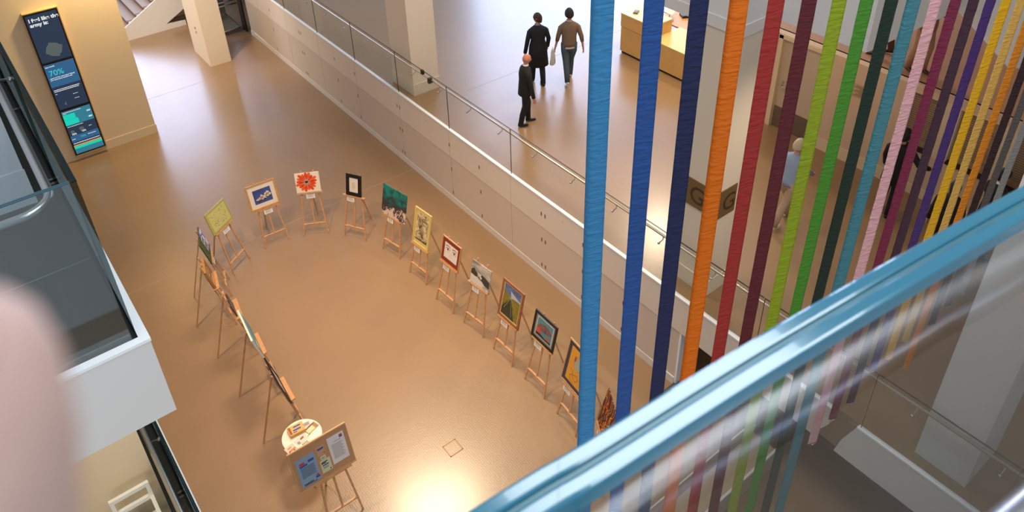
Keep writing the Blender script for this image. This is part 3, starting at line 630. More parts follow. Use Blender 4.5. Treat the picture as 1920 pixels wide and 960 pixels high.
# --- 8 snow
def a_snow(r):
    w, h = 0.49, 0.46; sheet(r, -w/2, w/2, 0, h, 0, ramp_mat('snow_sky', 'noise', [(0.35, (138, 128, 120)), (0.65, (204, 194, 184))], 3, 4, 0.8, stretch=(1, 1, 3)), 'canvas', 0.018)
    b = B()
    b.mat(0).flat([(-0.24, 0.005), (-0.24, 0.19), (-0.16, 0.2), (-0.05, 0.155), (0.06, 0.13), (0.15, 0.06), (0.235, 0.03), (0.235, 0.005)], -0.0185)
    b.mat(1).flat([(-0.24, 0.18), (-0.24, 0.27), (-0.17, 0.32), (-0.12, 0.27), (-0.08, 0.25), (-0.07, 0.18), (-0.12, 0.165)], -0.0195)
    b.mat(1).flat([(-0.04, 0.19), (0.04, 0.27), (0.12, 0.26), (0.24, 0.22), (0.24, 0.08), (0.14, 0.1), (0.06, 0.14)], -0.0195)
    b.mat(0).flat([(-0.06, 0.27), (0.0, 0.25), (0.05, 0.2), (0.02, 0.17), (-0.03, 0.22)], -0.0205)
    b.mat(1); strokes(b, [(0.1, 0.07, 0.1, 0.03), (0.13, 0.07, 0.135, 0.03), (0.16, 0.05, 0.16, 0.02), (0.12, 0.05, 0.14, 0.05)], 0.01, -0.0205)
    b.build('landscape', [W('snow_white', (216, 206, 196)), W('rock_dark', (66, 58, 50))], r)
# --- 9 road
def a_road(r):
    w, h = 0.56, 0.75; frame(r, w, h, 0.045, W('frame_walnut', (150, 92, 56), rough=0.35, noise=0.15, nscale=20))
    frame(r, w-0.085, h-0.085, 0.022, W('slip_cream', (214, 190, 150)), 0.015, 'slip').location = (0, 0, 0.0425)
    sheet(r, -0.22, 0.22, 0.06, h-0.06, -0.006, W('field_olive', (132, 116, 40), noise=0.35, nscale=25), 'picture')
    b = B(); vx, vz = -0.02, 0.47
    b.mat(0).flat([(-0.215, 0.685), (0.215, 0.685), (0.215, 0.5), (vx+0.02, vz), (vx-0.02, vz), (-0.215, 0.56)], -0.0105)
    b.mat(1).flat([(-0.05, 0.6), (0.08, 0.56), (0.215, 0.52), (0.215, 0.50), (0.05, 0.49), (vx, vz)], -0.0118)
    b.mat(2).flat([(vx, vz), (0.12, 0.065), (-0.215, 0.065), (-0.215, 0.2)], -0.0118)
    b.mat(3)
    strokes(b, [(vx, vz, -0.215, 0.3+i*0.06) for i in range(4)]+[(vx, vz, 0.215, 0.14+i*0.09) for i in range(4)], 0.006, -0.013)
    b.mat(1); strokes(b, [(vx, vz, 0.05, 0.12), (vx, vz, -0.16, 0.2)], 0.005, -0.0142)
    b.build('landscape', [W('sky_blue_grey', (96, 112, 150), noise=0.3, nscale=12), W('cloud_grey', (182, 184, 184)), W('verge_dark', (62, 60, 34), noise=0.2, nscale=30), W('fence_gold', (176, 150, 58))], r)
# --- 10 boat
def a_boat(r):
    w, h = 0.56, 0.52; frame(r, w, h, 0.04, W('frame_black', (26, 20, 18)))
    sheet(r, -w/2+0.035, w/2-0.035, 0.035, h-0.035, -0.006, W('mount_grey', (146, 148, 142)), 'mount')
    frame(r, 0.40, 0.36, 0.012, W('mount_line', (232, 228, 222)), 0.002, 'inner_mount').location = (0, -0.0105, 0.08)
    sheet(r, -0.19, 0.19, 0.09, 0.43, -0.0105, W('boat_sky', (88, 140, 150), noise=0.15, nscale=9), 'picture', 0.002)
    b = B()
    b.mat(0).flat([(-0.19, 0.24), (-0.12, 0.33), (0.0, 0.37), (0.12, 0.34), (0.19, 0.27), (0.1, 0.23), (-0.05, 0.2)], -0.0128)
    b.mat(1).flat([(-0.19, 0.13), (-0.19, 0.24), (-0.08, 0.22), (-0.06, 0.15), (-0.1, 0.12)], -0.014)
    b.mat(1).flat([(0.04, 0.17), (0.12, 0.18), (0.16, 0.13), (0.08, 0.12)], -0.014)
    b.mat(2).flat([(-0.188, 0.092), (-0.188, 0.14), (-0.05, 0.14), (0.03, 0.12), (0.188, 0.12), (0.188, 0.092)], -0.0152)
    b.mat(3).flat(blob(0.02, 0.25, 0.025, 0.035, 10), -0.0152)
    b.build('harbour', [W('hull_mauve', (132, 88, 84), noise=0.2, nscale=20), W('hull_red', (196, 84, 60)), W('water_dark', (40, 36, 36)), W('figure_blue', (70, 90, 110))], r)
# --- 11 orange portrait
def a_orange(r):
    w, h = 0.56, 0.82; frame(r, w, h, 0.022, WOOD)
    sheet(r, -w/2+0.02, w/2-0.02, 0.02, h-0.02, -0.008, W('mount_navy', (66, 66, 78)), 'mount')
    sheet(r, -0.19, 0.19, 0.09, 0.73, -0.0125, W('ochre', (226, 158, 52)), 'picture', 0.002)
    b = B()
    b.mat(0).flat(blob(0.02, 0.52, 0.105, 0.135, 24, 0.03, 3), -0.0148)
    b.mat(1).flat(blob(0.03, 0.50, 0.085, 0.12, 24, 0.03, 2), -0.016)
    b.mat(2).flat(blob(-0.055, 0.56, 0.022, 0.05, 12), -0.0172)
    b.mat(3); pts = [(-0.12, 0.34), (-0.05, 0.3), (-0.02, 0.2), (0.05, 0.17), (0.1, 0.24), (0.06, 0.3), (-0.02, 0.26), (-0.1, 0.22), (-0.08, 0.14), (0.02, 0.12)]
    strokes(b, [(*pts[i], *pts[i+1]) for i in range(len(pts)-1)], 0.006, -0.0148)
    b.build('portrait', [W('ring_tan', (200, 150, 84)), W('face_grey', (168, 172, 150)), W('ear_red', (190, 70, 50)), W('line_brown', (140, 90, 40))], r)
# --- 12 swirl
def a_swirl(r):
    w, h = 0.62, 0.66
    sheet(r, -w/2, w/2, 0, h, 0, ramp_mat('swirl_fire', 'wave', [(0.0, (60, 22, 16)), (0.35, (112, 42, 24)), (0.55, (172, 74, 28)), (0.68, (226, 150, 44)), (0.78, (120, 46, 24)), (1.0, (72, 60, 46))], 2.2, 3, 9), 'canvas', 0.018)
    b = B(); rnd = random.Random(11)
    for i in range(15):
        b.mat(i % 3); px, pz = -0.24+rnd.random()*0.46, 0.06+rnd.random()*0.36; a = rnd.random()*6; seg = []
        for k in range(9):
            qx, qz = px+math.cos(a)*0.03, pz+math.sin(a)*0.03
            if abs(qx) > 0.29 or not 0.02 < qz < 0.6: break
            seg.append((px, pz, qx, qz)); px, pz = qx, qz; a += 0.75*math.sin(k*0.9+i)
        strokes(b, seg, 0.016, -0.0185-0.0005*(i % 3))
    b.build('swirls', [W('flame_yellow', (240, 178, 60)), W('flame_orange', (222, 104, 34)), W('ember_dark', (66, 24, 18))], r)
# --- 13 house
def a_house(r):
    w, h = 0.60, 0.50; sheet(r, -w/2, w/2, 0, h, 0, W('grass_green', (66, 78, 34), noise=0.3, nscale=20), 'canvas', 0.02)
    b = B()
    b.mat(0).flat([(0.09, 0.005), (0.0, 0.495), (0.295, 0.495), (0.295, 0.005)], -0.0205)
    for (x, z, rx, rz) in [(0.24, 0.42, 0.06, 0.05), (0.2, 0.30, 0.05, 0.05), (0.24, 0.15, 0.05, 0.09), (0.17, 0.45, 0.06, 0.03)]: b.mat(1).flat(blob(x, z, rx, rz, 14, 0.1), -0.0217)
    b.mat(2).flat([(-0.03, 0.12), (-0.05, 0.42), (0.12, 0.40), (0.13, 0.1)], -0.0229)
    b.mat(3); strokes(b, [(-0.05, 0.42, 0.12, 0.40), (-0.04, 0.3, 0.125, 0.28), (-0.035, 0.14, 0.13, 0.12), (-0.05, 0.42, -0.03, 0.12), (0.03, 0.41, 0.05, 0.13), (0.12, 0.4, 0.13, 0.1)], 0.016, -0.0241)
    b.mat(2)
    for i in range(14): b.flat(blob(-0.06-0.02*(i % 3), 0.08+i*0.026, 0.025, 0.014, 8), -0.0217)
    b.build('house', [W('sky_violet', (88, 92, 160)), W('cloud_white', (208, 206, 216)), W('bush_dark', (46, 54, 34)), W('trim_white', (228, 224, 222))], r)
# --- left row
def a_filigree(r):
    w, h = 0.46, 0.42; frame(r, w, h, 0.03, W('frame_carved', (178, 128, 72), noise=0.2, nscale=30), 0.04)
    sheet(r, -w/2+0.028, w/2-0.028, 0.028, h-0.028, -0.01, ramp_mat('filigree', 'voronoi', [(0.0, (56, 40, 26)), (0.07, (70, 50, 30)), (0.12, (196, 152, 92)), (1.0, (220, 178, 116))], 16), 'picture')
def a_dark(r):
    w, h = 0.36, 0.27; sheet(r, -w/2, w/2, 0, h, 0, W('board_dark', (62, 46, 44), rough=0.4), 'board', 0.012)
    sheet(r, -w/2+0.04, w/2-0.04, 0.04, h-0.04, -0.012, W('photo_plum', (92, 78, 82), noise=0.3, nscale=20), 'picture', 0.002)
def a_sea(r):
    w, h = 0.80, 0.52; sheet(r, -w/2, w/2, 0, h, 0, W('canvas_white', (238, 226, 208)), 'canvas', 0.03)
    b = B()
    b.mat(0).flat([(-0.395, 0.3), (0.395, 0.32), (0.395, 0.515), (-0.395, 0.515)], -0.0305)
    b.mat(1).flat([(-0.395, 0.14), (0.0, 0.17), (0.395, 0.15), (0.395, 0.32), (-0.395, 0.3)], -0.0305)
    b.mat(2).flat([(-0.395, 0.005), (0.395, 0.005), (0.395, 0.15), (0.0, 0.17), (-0.395, 0.14)], -0.0305)
    b.mat(3).flat(blob(-0.2, 0.2, 0.1, 0.03, 14, 0.1), -0.0317)
    b.build('seascape', [W('sea_teal', (86, 156, 160), noise=0.1, nscale=8), W('sea_blue', (84, 112, 160), noise=0.1, nscale=8), W('dune_green', (140, 146, 62), noise=0.2, nscale=12), W('foam', (214, 220, 220))], r)
def a_sepia(r):
    w, h = 0.64, 0.52; frame(r, w, h, 0.04, W('frame_black', (26, 20, 18)))
    sheet(r, -w/2+0.035, w/2-0.035, 0.035, h-0.035, -0.006, PAPER, 'mount')
    sheet(r, -0.2, 0.2, 0.12, 0.41, -0.0105, ramp_mat('sepia_scene', 'noise', [(0.35, (120, 96, 76)), (0.65, (188, 166, 140))], 8, 6, 1.0), 'picture', 0.002)

E_ = [ # maker, x, y, deg, z0, off, easel label, picture label, object name
 (a_house, 2.585, 12.78, 74, 0.95, 0.0, 'pine easel holding the house painting at the far left of the oval', 'canvas of a white house with blue sky and green lawn', 'canvas_painting'),
 (a_sketch, 3.0, 13.22, 33, 1.02, 0.0, 'pine easel holding the olive sketch board', 'olive green board with faint brown sketches', 'framed_picture'),
 (a_lily, 3.86, 13.42, -4, 0.90, -0.02, 'pine easel holding the gilt framed lily picture', 'gilt framed picture of white lilies on blue water', 'framed_picture'),
 (a_flower, 4.64, 13.17, -29, 1.02, -0.01, 'pine easel holding the red flower canvas', 'white canvas with one large red orange flower', 'canvas_painting'),
 (a_black, 5.22, 12.52, -59, 1.02, 0.0, 'pine easel holding the small black framed drawing', 'small pale drawing in a wide black frame', 'framed_picture'),
 (a_teal, 5.56, 11.60, -79, 0.88, 0.01, 'pine easel holding the teal abstract canvas', 'abstract canvas running from teal through black to white', 'canvas_painting'),
 (a_yellow, 5.59, 10.62, -84, 0.76, 0.0, 'pine easel holding the tall yellow framed ink drawing', 'tall brown ink drawing in a yellow frame', 'framed_picture'),
 (a_eyes, 5.575, 9.64, -87, 0.95, 0.01, 'pine easel holding the picture of two eyes', 'drawing of two eyes with a dark red mount', 'framed_picture'),
 (a_snow, 5.645, 8.80, -84, 0.98, 0.02, 'pine easel holding the grey snow landscape', 'unframed grey and white snowy mountain landscape', 'canvas_painting'),
 (a_road, 5.665, 7.94, -89, 0.81, 0.0, 'pine easel holding the walnut framed path landscape', 'walnut framed landscape of a path under blue sky', 'framed_picture'),
 (a_boat, 5.67, 7.06, -91, 0.97, -0.02, 'pine easel holding the harbour picture in a black frame', 'harbour picture with grey mount in a black frame', 'framed_picture'),
 (a_orange, 5.61, 6.17, -97, 0.73, -0.08, 'pine easel holding the tall ochre portrait beside the light blue ribbon', 'tall ochre portrait with a dark mount behind the light blue ribbon', 'framed_picture'),
 (a_swirl, 5.30, 5.30, -122, 0.90, 0.0, 'pine easel mostly hidden between the two blue ribbons', 'swirling red and orange canvas between the two blue ribbons', 'canvas_painting'),
 (a_filigree, 2.36, 12.00, 77, 0.98, 0.0, 'pine easel holding the carved filigree picture in the left row', 'filigree picture in a carved tan frame seen edge on', 'framed_picture'),
 (a_dark, 2.40, 11.06, 81, 0.98, -0.02, 'pine easel with the small dark board in the left row', 'small dark board leaning on a wide empty tray', 'framed_picture'),
 (a_sea, 2.38, 10.02, 84, 1.0, 0.0, 'pine easel holding the seascape canvas in the left row', 'white edged seascape canvas of teal and blue', 'canvas_painting'),
 (a_sepia, 2.33, 8.92, 86, 0.94, 0.0, 'pine easel nearest the round table in the left row', 'sepia picture with white mount in a thin black frame', 'framed_picture'),
]
cards = {'a_house': 'beneath the house painting', 'a_sketch': 'beneath the olive sketch board', 'a_lily': 'beneath the lily picture', 'a_flower': 'beneath the red flower canvas', 'a_black': 'beneath the small black framed drawing', 'a_teal': 'beneath the teal abstract canvas', 'a_yellow': 'beneath the yellow framed drawing', 'a_eyes': 'beneath the two eyes', 'a_snow': 'beneath the snowy landscape', 'a_road': 'beneath the walnut framed landscape', 'a_boat': 'beneath the harbour picture', 'a_orange': 'beneath the ochre portrait', 'a_swirl': 'beneath the swirling red canvas'}
for fn, x, y, dg, z0, off, el, pl_, nm in E_:
    nmk = fn.__name__
    easel(x, y, dg, z0, el, tray_d=0.06 if nmk in cards else 0.11)
    r = pic_root(nm, x, y, dg, z0, off, pl_); fn(r)
    if nmk in cards: card(x, y, dg, z0, (-0.07 if nmk not in ('a_flower', 'a_lily', 'a_sketch') else 0.02)+off, 'white caption card hanging '+cards[nmk])

# ------------------------------------------------------------------ notice board on its easel, round table
bx, by, bd = 2.06, 6.97, -1
easel(bx, by, bd, 0.90, 'pine easel carrying the brown notice board beside the round table', 1.55, 0.56)
nb = pic_root('notice_board', bx, by, bd, 0.90, -0.07, 'brown notice board with pinned papers on the nearest easel', 'notice board')
B().box(-0.43, 0.43, -0.016, 0, 0, 0.69).build('panel', W('cork_brown', (186, 140, 100), noise=0.06, nscale=9, rough=0.35), nb)
B().box(-0.435, 0.435, -0.022, 0.004, 0.675, 0.70).box(-0.435, 0.435, -0.022, 0.004, -0.005, 0.02).box(-0.435, -0.42, -0.022, 0.004, 0.02, 0.675).box(0.42, 0.435, -0.022, 0.004, 0.02, 0.675).build('edging', W('edging_pine', (206, 160, 112)), nb)
bpy.context.view_layer.update()
def pinned(x0, x1, z0, z1, m, label, deco, nm='poster'):
    r = empty(nm); r.matrix_world = nb.matrix_world @ Matrix.Translation((0, -0.016, 0)); tag(r, label, 'poster')
    B().box(x0, x1, -0.003, 0, z0, z1).build('sheet', m, r)
    for nm2, m2, rects in deco:
        b = B()
        for (a, b_, c, d_) in rects: b.box(a, b_, -0.0045, -0.003, c, d_)
        b.build(nm2, m2, r)
    return r
PB = W('poster_blue', (134, 160, 188)); RED = W('print_red', (196, 62, 76)); BLU = W('print_blue', (50, 84, 156)); TXT = W('print_ink', (84, 90, 104)); BK = W('print_black', (36, 36, 40))
pinned(-0.37, -0.09, 0.055, 0.535, PB, 'blue A4 poster with red and blue heading on the notice board', [
    ('heading', RED, [(-0.33, -0.25, 0.42, 0.46), (-0.15, -0.11, 0.14, 0.165)]), ('heading', BLU, [(-0.33, -0.22, 0.385, 0.415), (-0.2, -0.115, 0.415, 0.455), (-0.16, -0.10, 0.10, 0.135)]),
    ('print', TXT, [(-0.33, -0.12-0.01*(i % 3), 0.2+i*0.018, 0.207+i*0.018) for i in range(10)]), ('print', BK, [(-0.34, -0.20, 0.085, 0.10), (-0.34, -0.15, 0.068, 0.076)])])
pinned(0.12, 0.37, 0.14, 0.60, W('poster_white', (222, 214, 214)), 'white printed letter on the right of the notice board', [
    ('heading', RED, [(0.30, 0.345, 0.545, 0.57)]), ('heading', BLU, [(0.30, 0.345, 0.52, 0.543)]),
    ('print', GREY_TXT, [(0.16, 0.33-0.012*(i % 3), 0.22+i*0.018, 0.226+i*0.018) for i in range(14)]+[(0.2, 0.31, 0.495, 0.503)])])
pinned(-0.055, 0.065, 0.40, 0.56, W('card_tan', (200, 152, 118)), 'small tan card with dark stripe at the middle top of the notice board', [('print', BLU, [(-0.04, 0.05, 0.50, 0.53)]), ('print', RED, [(0.035, 0.055, 0.42, 0.44)])])
pinned(-0.03, 0.05, 0.325, 0.385, W('card_green', (206, 206, 168)), 'tiny pale green card in the middle of the notice board', [('print', TXT, [(-0.015, 0.035, 0.355, 0.361), (-0.015, 0.02, 0.341, 0.346)])])
pinned(-0.055, 0.095, 0.10, 0.315, W('card_green', (206, 206, 168)), 'pale green leaflet with black heading low on the notice board', [('heading', BK, [(-0.04, 0.055, 0.27, 0.285), (-0.04, 0.03, 0.25, 0.264)]), ('print', BLU, [(-0.03, 0.06, 0.215, 0.235)]), ('print', TXT, [(-0.03, 0.05, 0.17+i*0.012, 0.174+i*0.012) for i in range(3)]+[(0.06, 0.08, 0.115, 0.135)])])
# round table
tx, ty = 2.03, 8.14
t = empty('round_table', (tx, ty, 0)); tag(t, 'small round white table behind the notice board', 'table')
TW = W('table_white', (240, 232, 216), rough=0.35)
B().rings([(0, 0, 0.70, 0.29, 0.29, 0), (0, 0, 0.705, 0.30, 0.30, 0), (0, 0, 0.72, 0.30, 0.30, 0), (0, 0, 0.725, 0.295, 0.295, 0)], 40, smooth=False).build('tabletop', TW, t)
B().tube([(0, 0, 0.04), (0, 0, 0.70)], 0.03, 14).build('column', DARKM, t)
for k in range(4):
    a = k*PI/2+0.3; l = B().tube([(0, 0, 0.09), (math.cos(a)*0.16, math.sin(a)*0.16, 0.09), (math.cos(a)*0.27, math.sin(a)*0.27, 0.06)], [0.022, 0.018, 0.014], 8).build('foot', DARKM, t)
    B().tube([(math.cos(a)*0.27-0.012*math.sin(a), math.sin(a)*0.27+0.012*math.cos(a), 0.03), (math.cos(a)*0.27+0.012*math.sin(a), math.sin(a)*0.27-0.012*math.cos(a), 0.03)], 0.03, 12).build('castor', BLACK, l)
zt = 0.7255
def lay(nm, x, y, rz, w, d, h, m, label, deco, cat):
    o = B().box(-w/2, w/2, -d/2, d/2, 0, h).build(nm, m, loc=(tx+x, ty+y, zt), rz=rz); tag(o, label, cat)
    for n2, m2, rects in deco:
        b = B()
        for (a, b_, c, e) in rects: b.box(a, b_, c, e, h, h+0.0012)
        b.build(n2, m2, o)
    return o
PBX = W('box_pine', (216, 168, 96), rough=0.4)
lay('collection_box', -0.03, 0.12, -0.06, 0.24, 0.17, 0.06, PBX, 'shallow pine box with printed lid on the round table', [('print', BLU, [(-0.03, 0.08, 0.03, 0.055), (-0.05, 0.07, -0.03, 0.0), (-0.06, 0.0, -0.06, -0.045)]), ('print', W('print_rust', (150, 80, 50)), [(-0.11, -0.075, -0.07, 0.07)])], 'box')
lay('leaflet', 0.14, 0.14, -0.1, 0.12, 0.10, 0.002, W('leaf_lilac', (196, 184, 190)), 'lilac leaflet at the far edge of the round table', [('print', GREY_TXT, [(-0.04, 0.04, -0.02, 0.03)])], 'leaflet')
lay('booklet', 0.17, 0.03, 0.30, 0.20, 0.12, 0.004, W('book_tan', (170, 122, 72)), 'tan and cream booklet on the right of the round table', [('picture', W('book_cream', (226, 208, 168)), [(-0.09, 0.04, -0.05, 0.03)]), ('print', BK, [(-0.09, 0.08, 0.04, 0.05)])], 'booklet')
lay('magazine', -0.04, -0.06, 0.22, 0.19, 0.12, 0.004, W('mag_rose', (222, 208, 200)), 'pale magazine in the centre of the round table', [('picture', W('mag_brown', (150, 96, 66)), [(-0.01, 0.05, -0.005, 0.02), (0.0, 0.06, 0.02, 0.03)]), ('print', GREY_TXT, [(-0.08, -0.04, -0.05, 0.0)])], 'magazine')
lay('photo_card', -0.23, -0.13, 0.2, 0.15, 0.17, 0.005, W('photo_cream', (224, 196, 176)), 'photo print of hands hanging over the round table edge', [('picture', W('photo_skin', (196, 120, 80)), [(-0.05, 0.06, -0.03, 0.0), (-0.04, 0.02, 0.03, 0.05)]), ('picture', W('photo_dark', (70, 44, 40)), [(-0.06, -0.035, -0.07, -0.02), (0.01, 0.04, -0.05, -0.035)])], 'photo')
lay('leaflet', -0.02, -0.19, 0.2, 0.20, 0.13, 0.003, W('leaf_mint', (222, 224, 196)), 'pale green leaflet with dark grid at the near side of the table', [('print', W('print_olive', (110, 112, 84)), [(-0.04+0.025*i, -0.022+0.025*i, -0.03+0.03*j, -0.01+0.03*j) for i in range(4) for j in range(3)])], 'leaflet')
lay('leaflet', -0.15, -0.235, 0.35, 0.10, 0.12, 0.003, W('leaf_white', (230, 224, 218)), 'white leaflet with dark figure partly behind the notice board', [('picture', W('photo_dark', (70, 44, 40)), [(-0.02, 0.015, -0.01, 0.04)]), ('print', BLU, [(0.0, 0.04, -0.05, -0.03)])], 'leaflet')
lay('price_slip', 0.09, -0.06, 0.35, 0.14, 0.05, 0.002, W('slip_cream2', (238, 232, 208)), 'narrow cream slip on the round table', [('print', BK, [(-0.06, 0.03, -0.004, 0.004)])], 'paper slip')

# ================================================================== ribbons
RC = [('light blue', (62, 142, 196)), ('mid blue', (42, 88, 158)), ('navy', (34, 42, 84)), ('orange', (240, 116, 10)), ('brick red', (172, 48, 44)), ('maroon', (100, 32, 40)), ('lime green', (152, 168, 28)), ('leaf green', (76, 144, 40)), ('dark green', (24, 46, 34)), ('teal', (70, 134, 146)), ('pink', (240, 178, 180)), ('magenta', (128, 28, 64)), ('plum', (66, 32, 50)), ('purple', (68, 34, 108)), ('yellow', (240, 180, 20)), ('pale gold', (232, 184, 90)), ('golden orange', (240, 148, 30)), ('dark brown', (62, 36, 42)), ('grey', (112, 106, 102)), ('silver', (176, 176, 172))]
ZE = [1.4, 1.2, 1.3, 1.5, 1.3, 1.1, 1.2, 1.0, 1.3, 1.5, 2.76, 2.9, 2.9, 3.2, 3.14, 3.2, 2.41, 3.0, 3.1, 3.1]
YR = 2.6; TOP = 13.4
hb = tag(B().box(2.2, 10.2, YR-0.06, YR+0.06, TOP, TOP+0.14).build('hanging_rail', STEEL), 'steel rail from which the row of ribbons hangs', 'rail')
B().tube([(2.3, YR, TOP+0.14), (2.3, YR, 16)], 0.01, 6).tube([(10.1, YR, TOP+0.14), (10.1, YR, 16)], 0.01, 6).build('cable', STEEL, hb)
PHI = math.radians(22)
for n, ((cn, col), ze) in enumerate(zip(RC, ZE)):
    x = YR*(0.985+0.1425*n); Wd = 0.117
    m = mat('satin_'+cn.replace(' ', '_'), col, 0.45, spec=0.4, bump=0.5, bscale=9)
    nt = m.node_tree
    tc = [q for q in nt.nodes if q.type == 'TEX_COORD'][0]; nz = [q for q in nt.nodes if q.type == 'TEX_NOISE'][0]
    mp = nt.nodes.new('ShaderNodeMapping'); mp.inputs['Rotation'].default_value = (0, 0.45, 0); mp.inputs['Scale'].default_value = (0.35, 1, 1.7)
    nt.links.new(tc.outputs['Object'], mp.inputs['Vector']); nt.links.new(mp.outputs['Vector'], nz.inputs['Vector'])
    bpn = [q for q in nt.nodes if q.type == 'BUMP'][0]; bpn.inputs['Distance'].default_value = 0.03; bpn.inputs['Strength'].default_value = 0.6 if n < 10 else 1.0
    nz.inputs['Scale'].default_value = 11; nz.inputs['Detail'].default_value = 2.0; mp.inputs['Location'].default_value = (n*3.1, 0, n*1.7)
    sb = nt.nodes.new('ShaderNodeMath'); sb.operation = 'SUBTRACT'; sb.inputs[1].default_value = 0.5; ab = nt.nodes.new('ShaderNodeMath'); ab.operation = 'ABSOLUTE'
    nt.links.new(nz.outputs['Fac'], sb.inputs[0]); nt.links.new(sb.outputs[0], ab.inputs[0]); nt.links.new(ab.outputs[0], bpn.inputs['Height'])
    rnd = random.Random(n*13+5); rib = B(); vs = []; fs = []
    NZ = int((TOP-ze)/0.03); NU = 6; ph = rnd.random()*6; fold = 0.14 if n in (0, 3, 9) else 0.0
    for i in range(NZ+1):
        z = ze+(TOP-ze)*i/NZ
        for k in range(NU+1):
            u = (k/NU-0.5)*Wd
            crease = 0.0022*math.sin((z*1.0+u*1.3)*17+ph)*abs(math.sin((z+u)*4.1+ph*2)) + 0.0016*math.sin((z+u*1.6)*41+ph)
            zz = z + (abs(u)*0.0 if i else (0.04*(0.5-k/NU)))
            yo = crease*(0.3 if n < 10 else 0.6)
            if k == 0 and fold: yo += 0.02
            tw = 0.015*math.sin(z*0.35+ph)
            ca, sa = math.cos(-PHI+tw), math.sin(-PHI+tw)
            vs.append((u*ca-yo*sa, u*sa+yo*ca, zz-ze))
    for i in range(NZ):
        for k in range(NU): a = i*(NU+1)+k; fs.append((a, a+1, a+NU+2, a+NU+1))
    rib._add(vs, fs, True)
    o = rib.build('ribbon', m, loc=(x, YR, ze))
    so = o.modifiers.new('thick', 'SOLIDIFY'); so.thickness = 0.0016
    tag(o, '%s satin ribbon hanging in the row behind the near glass' % cn, 'ribbon', 'coloured ribbons hanging in a row')
    B().tube([(-0.03, -0.012, 0.02), (0.03, -0.03, 0.02)], 0.006, 8).build('weight', STEEL, o)

# ================================================================== near railing (curved laminated glass with polished blue edge)
PTS = [(-0.55, 0.232), (-0.2, 0.203), (0.106, 0.1795), (0.166, 0.1735), (0.279, 0.1635), (0.431, 0.1465), (0.535, 0.1335), (0.8, 0.098), (1.2, 0.035), (1.8, -0.07)]
def smooth(pts, n=8):
    out = []
    for i in range(len(pts)-1):
        p0 = Vector(pts[max(i-1, 0)]); p1 = Vector(pts[i]); p2 = Vector(pts[i+1]); p3 = Vector(pts[min(i+2, len(pts)-1)])
        for k in range(n):
            t = k/n; out.append(0.5*((2*p1)+(p2-p0)*t+(2*p0-5*p1+4*p2-p3)*t*t+(3*p1-p0-3*p2+p3)*t*t*t))
    out.append(Vector(pts[-1])); return out
PL = smooth(PTS)
NRM = []
for i in range(len(PL)):
    tt = (PL[min(i+1, len(PL)-1)]-PL[max(i-1, 0)]).normalized(); NRM.append(Vector((tt.y, -tt.x)))  # towards the camera side
nr = empty('glass_railing', (0, 0, 9.5)); tag(nr, 'near railing of thick curved laminated glass with pale blue edge', 'railing')
ZT = 10.67-9.5
def ply(o0, o1, z0, z1, m, name, parent, rnd_=0.0):
    vs = []; fs = []; prof = [(o0, z0), (o0, z1-rnd_), (o0+rnd_*0.3, z1-rnd_*0.3), (o0+rnd_, z1), (o1-rnd_, z1), (o1-rnd_*0.3, z1-rnd_*0.3), (o1, z1-rnd_), (o1, z0)]
    for p, n in zip(PL, NRM):
        for (d_, z) in prof: q = p+n*d_; vs.append((q.x, q.y, z))
    k = len(prof)
    for i in range(len(PL)-1):
        for j in range(k): fs.append((i*k+j, i*k+(j+1) % k, (i+1)*k+(j+1) % k, (i+1)*k+j))
    b = B(); b._add(vs, fs, False); return b.build(name, m, parent)
NEARG = glass('near_glass', (0.90, 0.92, 0.92), 1.0, 0.125)
RIMB = mat('polished_edge', (40, 116, 142), 0.12, spec=0.8, coat=0.6)
GROOVE = mat('interlayer', (52, 110, 124), 0.3)
g1 = ply(0.0, 0.0215, 0.0, ZT-0.012, NEARG, 'pane', nr)
ply(0.0, 0.0095, ZT-0.012, ZT, RIMB, 'edge', g1, 0.002)
ply(0.012, 0.0215, ZT-0.012, ZT, RIMB, 'edge', g1, 0.002)
ply(0.0095, 0.012, ZT-0.012, ZT-0.002, GROOVE, 'interlayer', g1)
TP = [(p.x+n.x*0.105, p.y+n.y*0.105, 10.45-9.5) for p, n in zip(PL, NRM)]
B().tube(TP, 0.025, 24).build('handrail', mat('satin_steel', (176, 178, 182), 0.3, 1.0), nr)
for i in (2, 62): B().tube([TP[i], (TP[i][0], TP[i][1], TP[i][2]-0.08), (PL[i].x+NRM[i].x*0.02, PL[i].y+NRM[i].y*0.02, TP[i][2]-0.1)], 0.008, 8).build('bracket', STEEL, nr)
struct(B().prism([(PL[0].x, PL[0].y+0.03, 9.1)]+[(p.x, p.y+0.03, 9.1) for p in PL[1:]]+[(1.8, -3, 9.1), (-0.55, -3, 9.1)], (0, 0, 0.4)).build('floor', DECK), 'dark balcony deck below the camera')

# ================================================================== bench and screens seen through the near glass
bn = empty('bench', (5.4, 3.6, 0)); tag(bn, 'long low bench with white edge seen through the near glass', 'bench')
B().box(0, 2.15, 0.03, 0.42, 0.38, 0.41).build('seat', W('bench_seat', (176, 156, 130)), bn)
B().box(0, 2.17, 0.0, 0.035, 0.38, 0.42).build('edging', WHITE, bn)
B().box(0.02, 2.15, 0.01, 0.03, 0.0, 0.38).build('front_panel', W('bench_front', (190, 168, 146)), bn)
B().box(2.05, 2.15, 0.03, 0.42, 0.0, 0.38).build('end_panel', W('bench_front', (190, 168, 146)), bn)
sg = empty('glass_screen', (4.4, 4.08, 0)); tag(sg, 'low glass screen with thin steel top rail by the bench', 'glass screen')
B().tube([(0, 0.03, 0.5), (3.1, 0.03, 0.5), (3.2, -0.02, 0.5), (3.2, -0.04, 0.5)], 0.012, 8).build('top_rail', W('rail_pale', (220, 216, 208), rough=0.3), sg)
B().box(0, 3.1, 0.02, 0.032, 0.0, 0.49).build('pane', GLASS, sg)
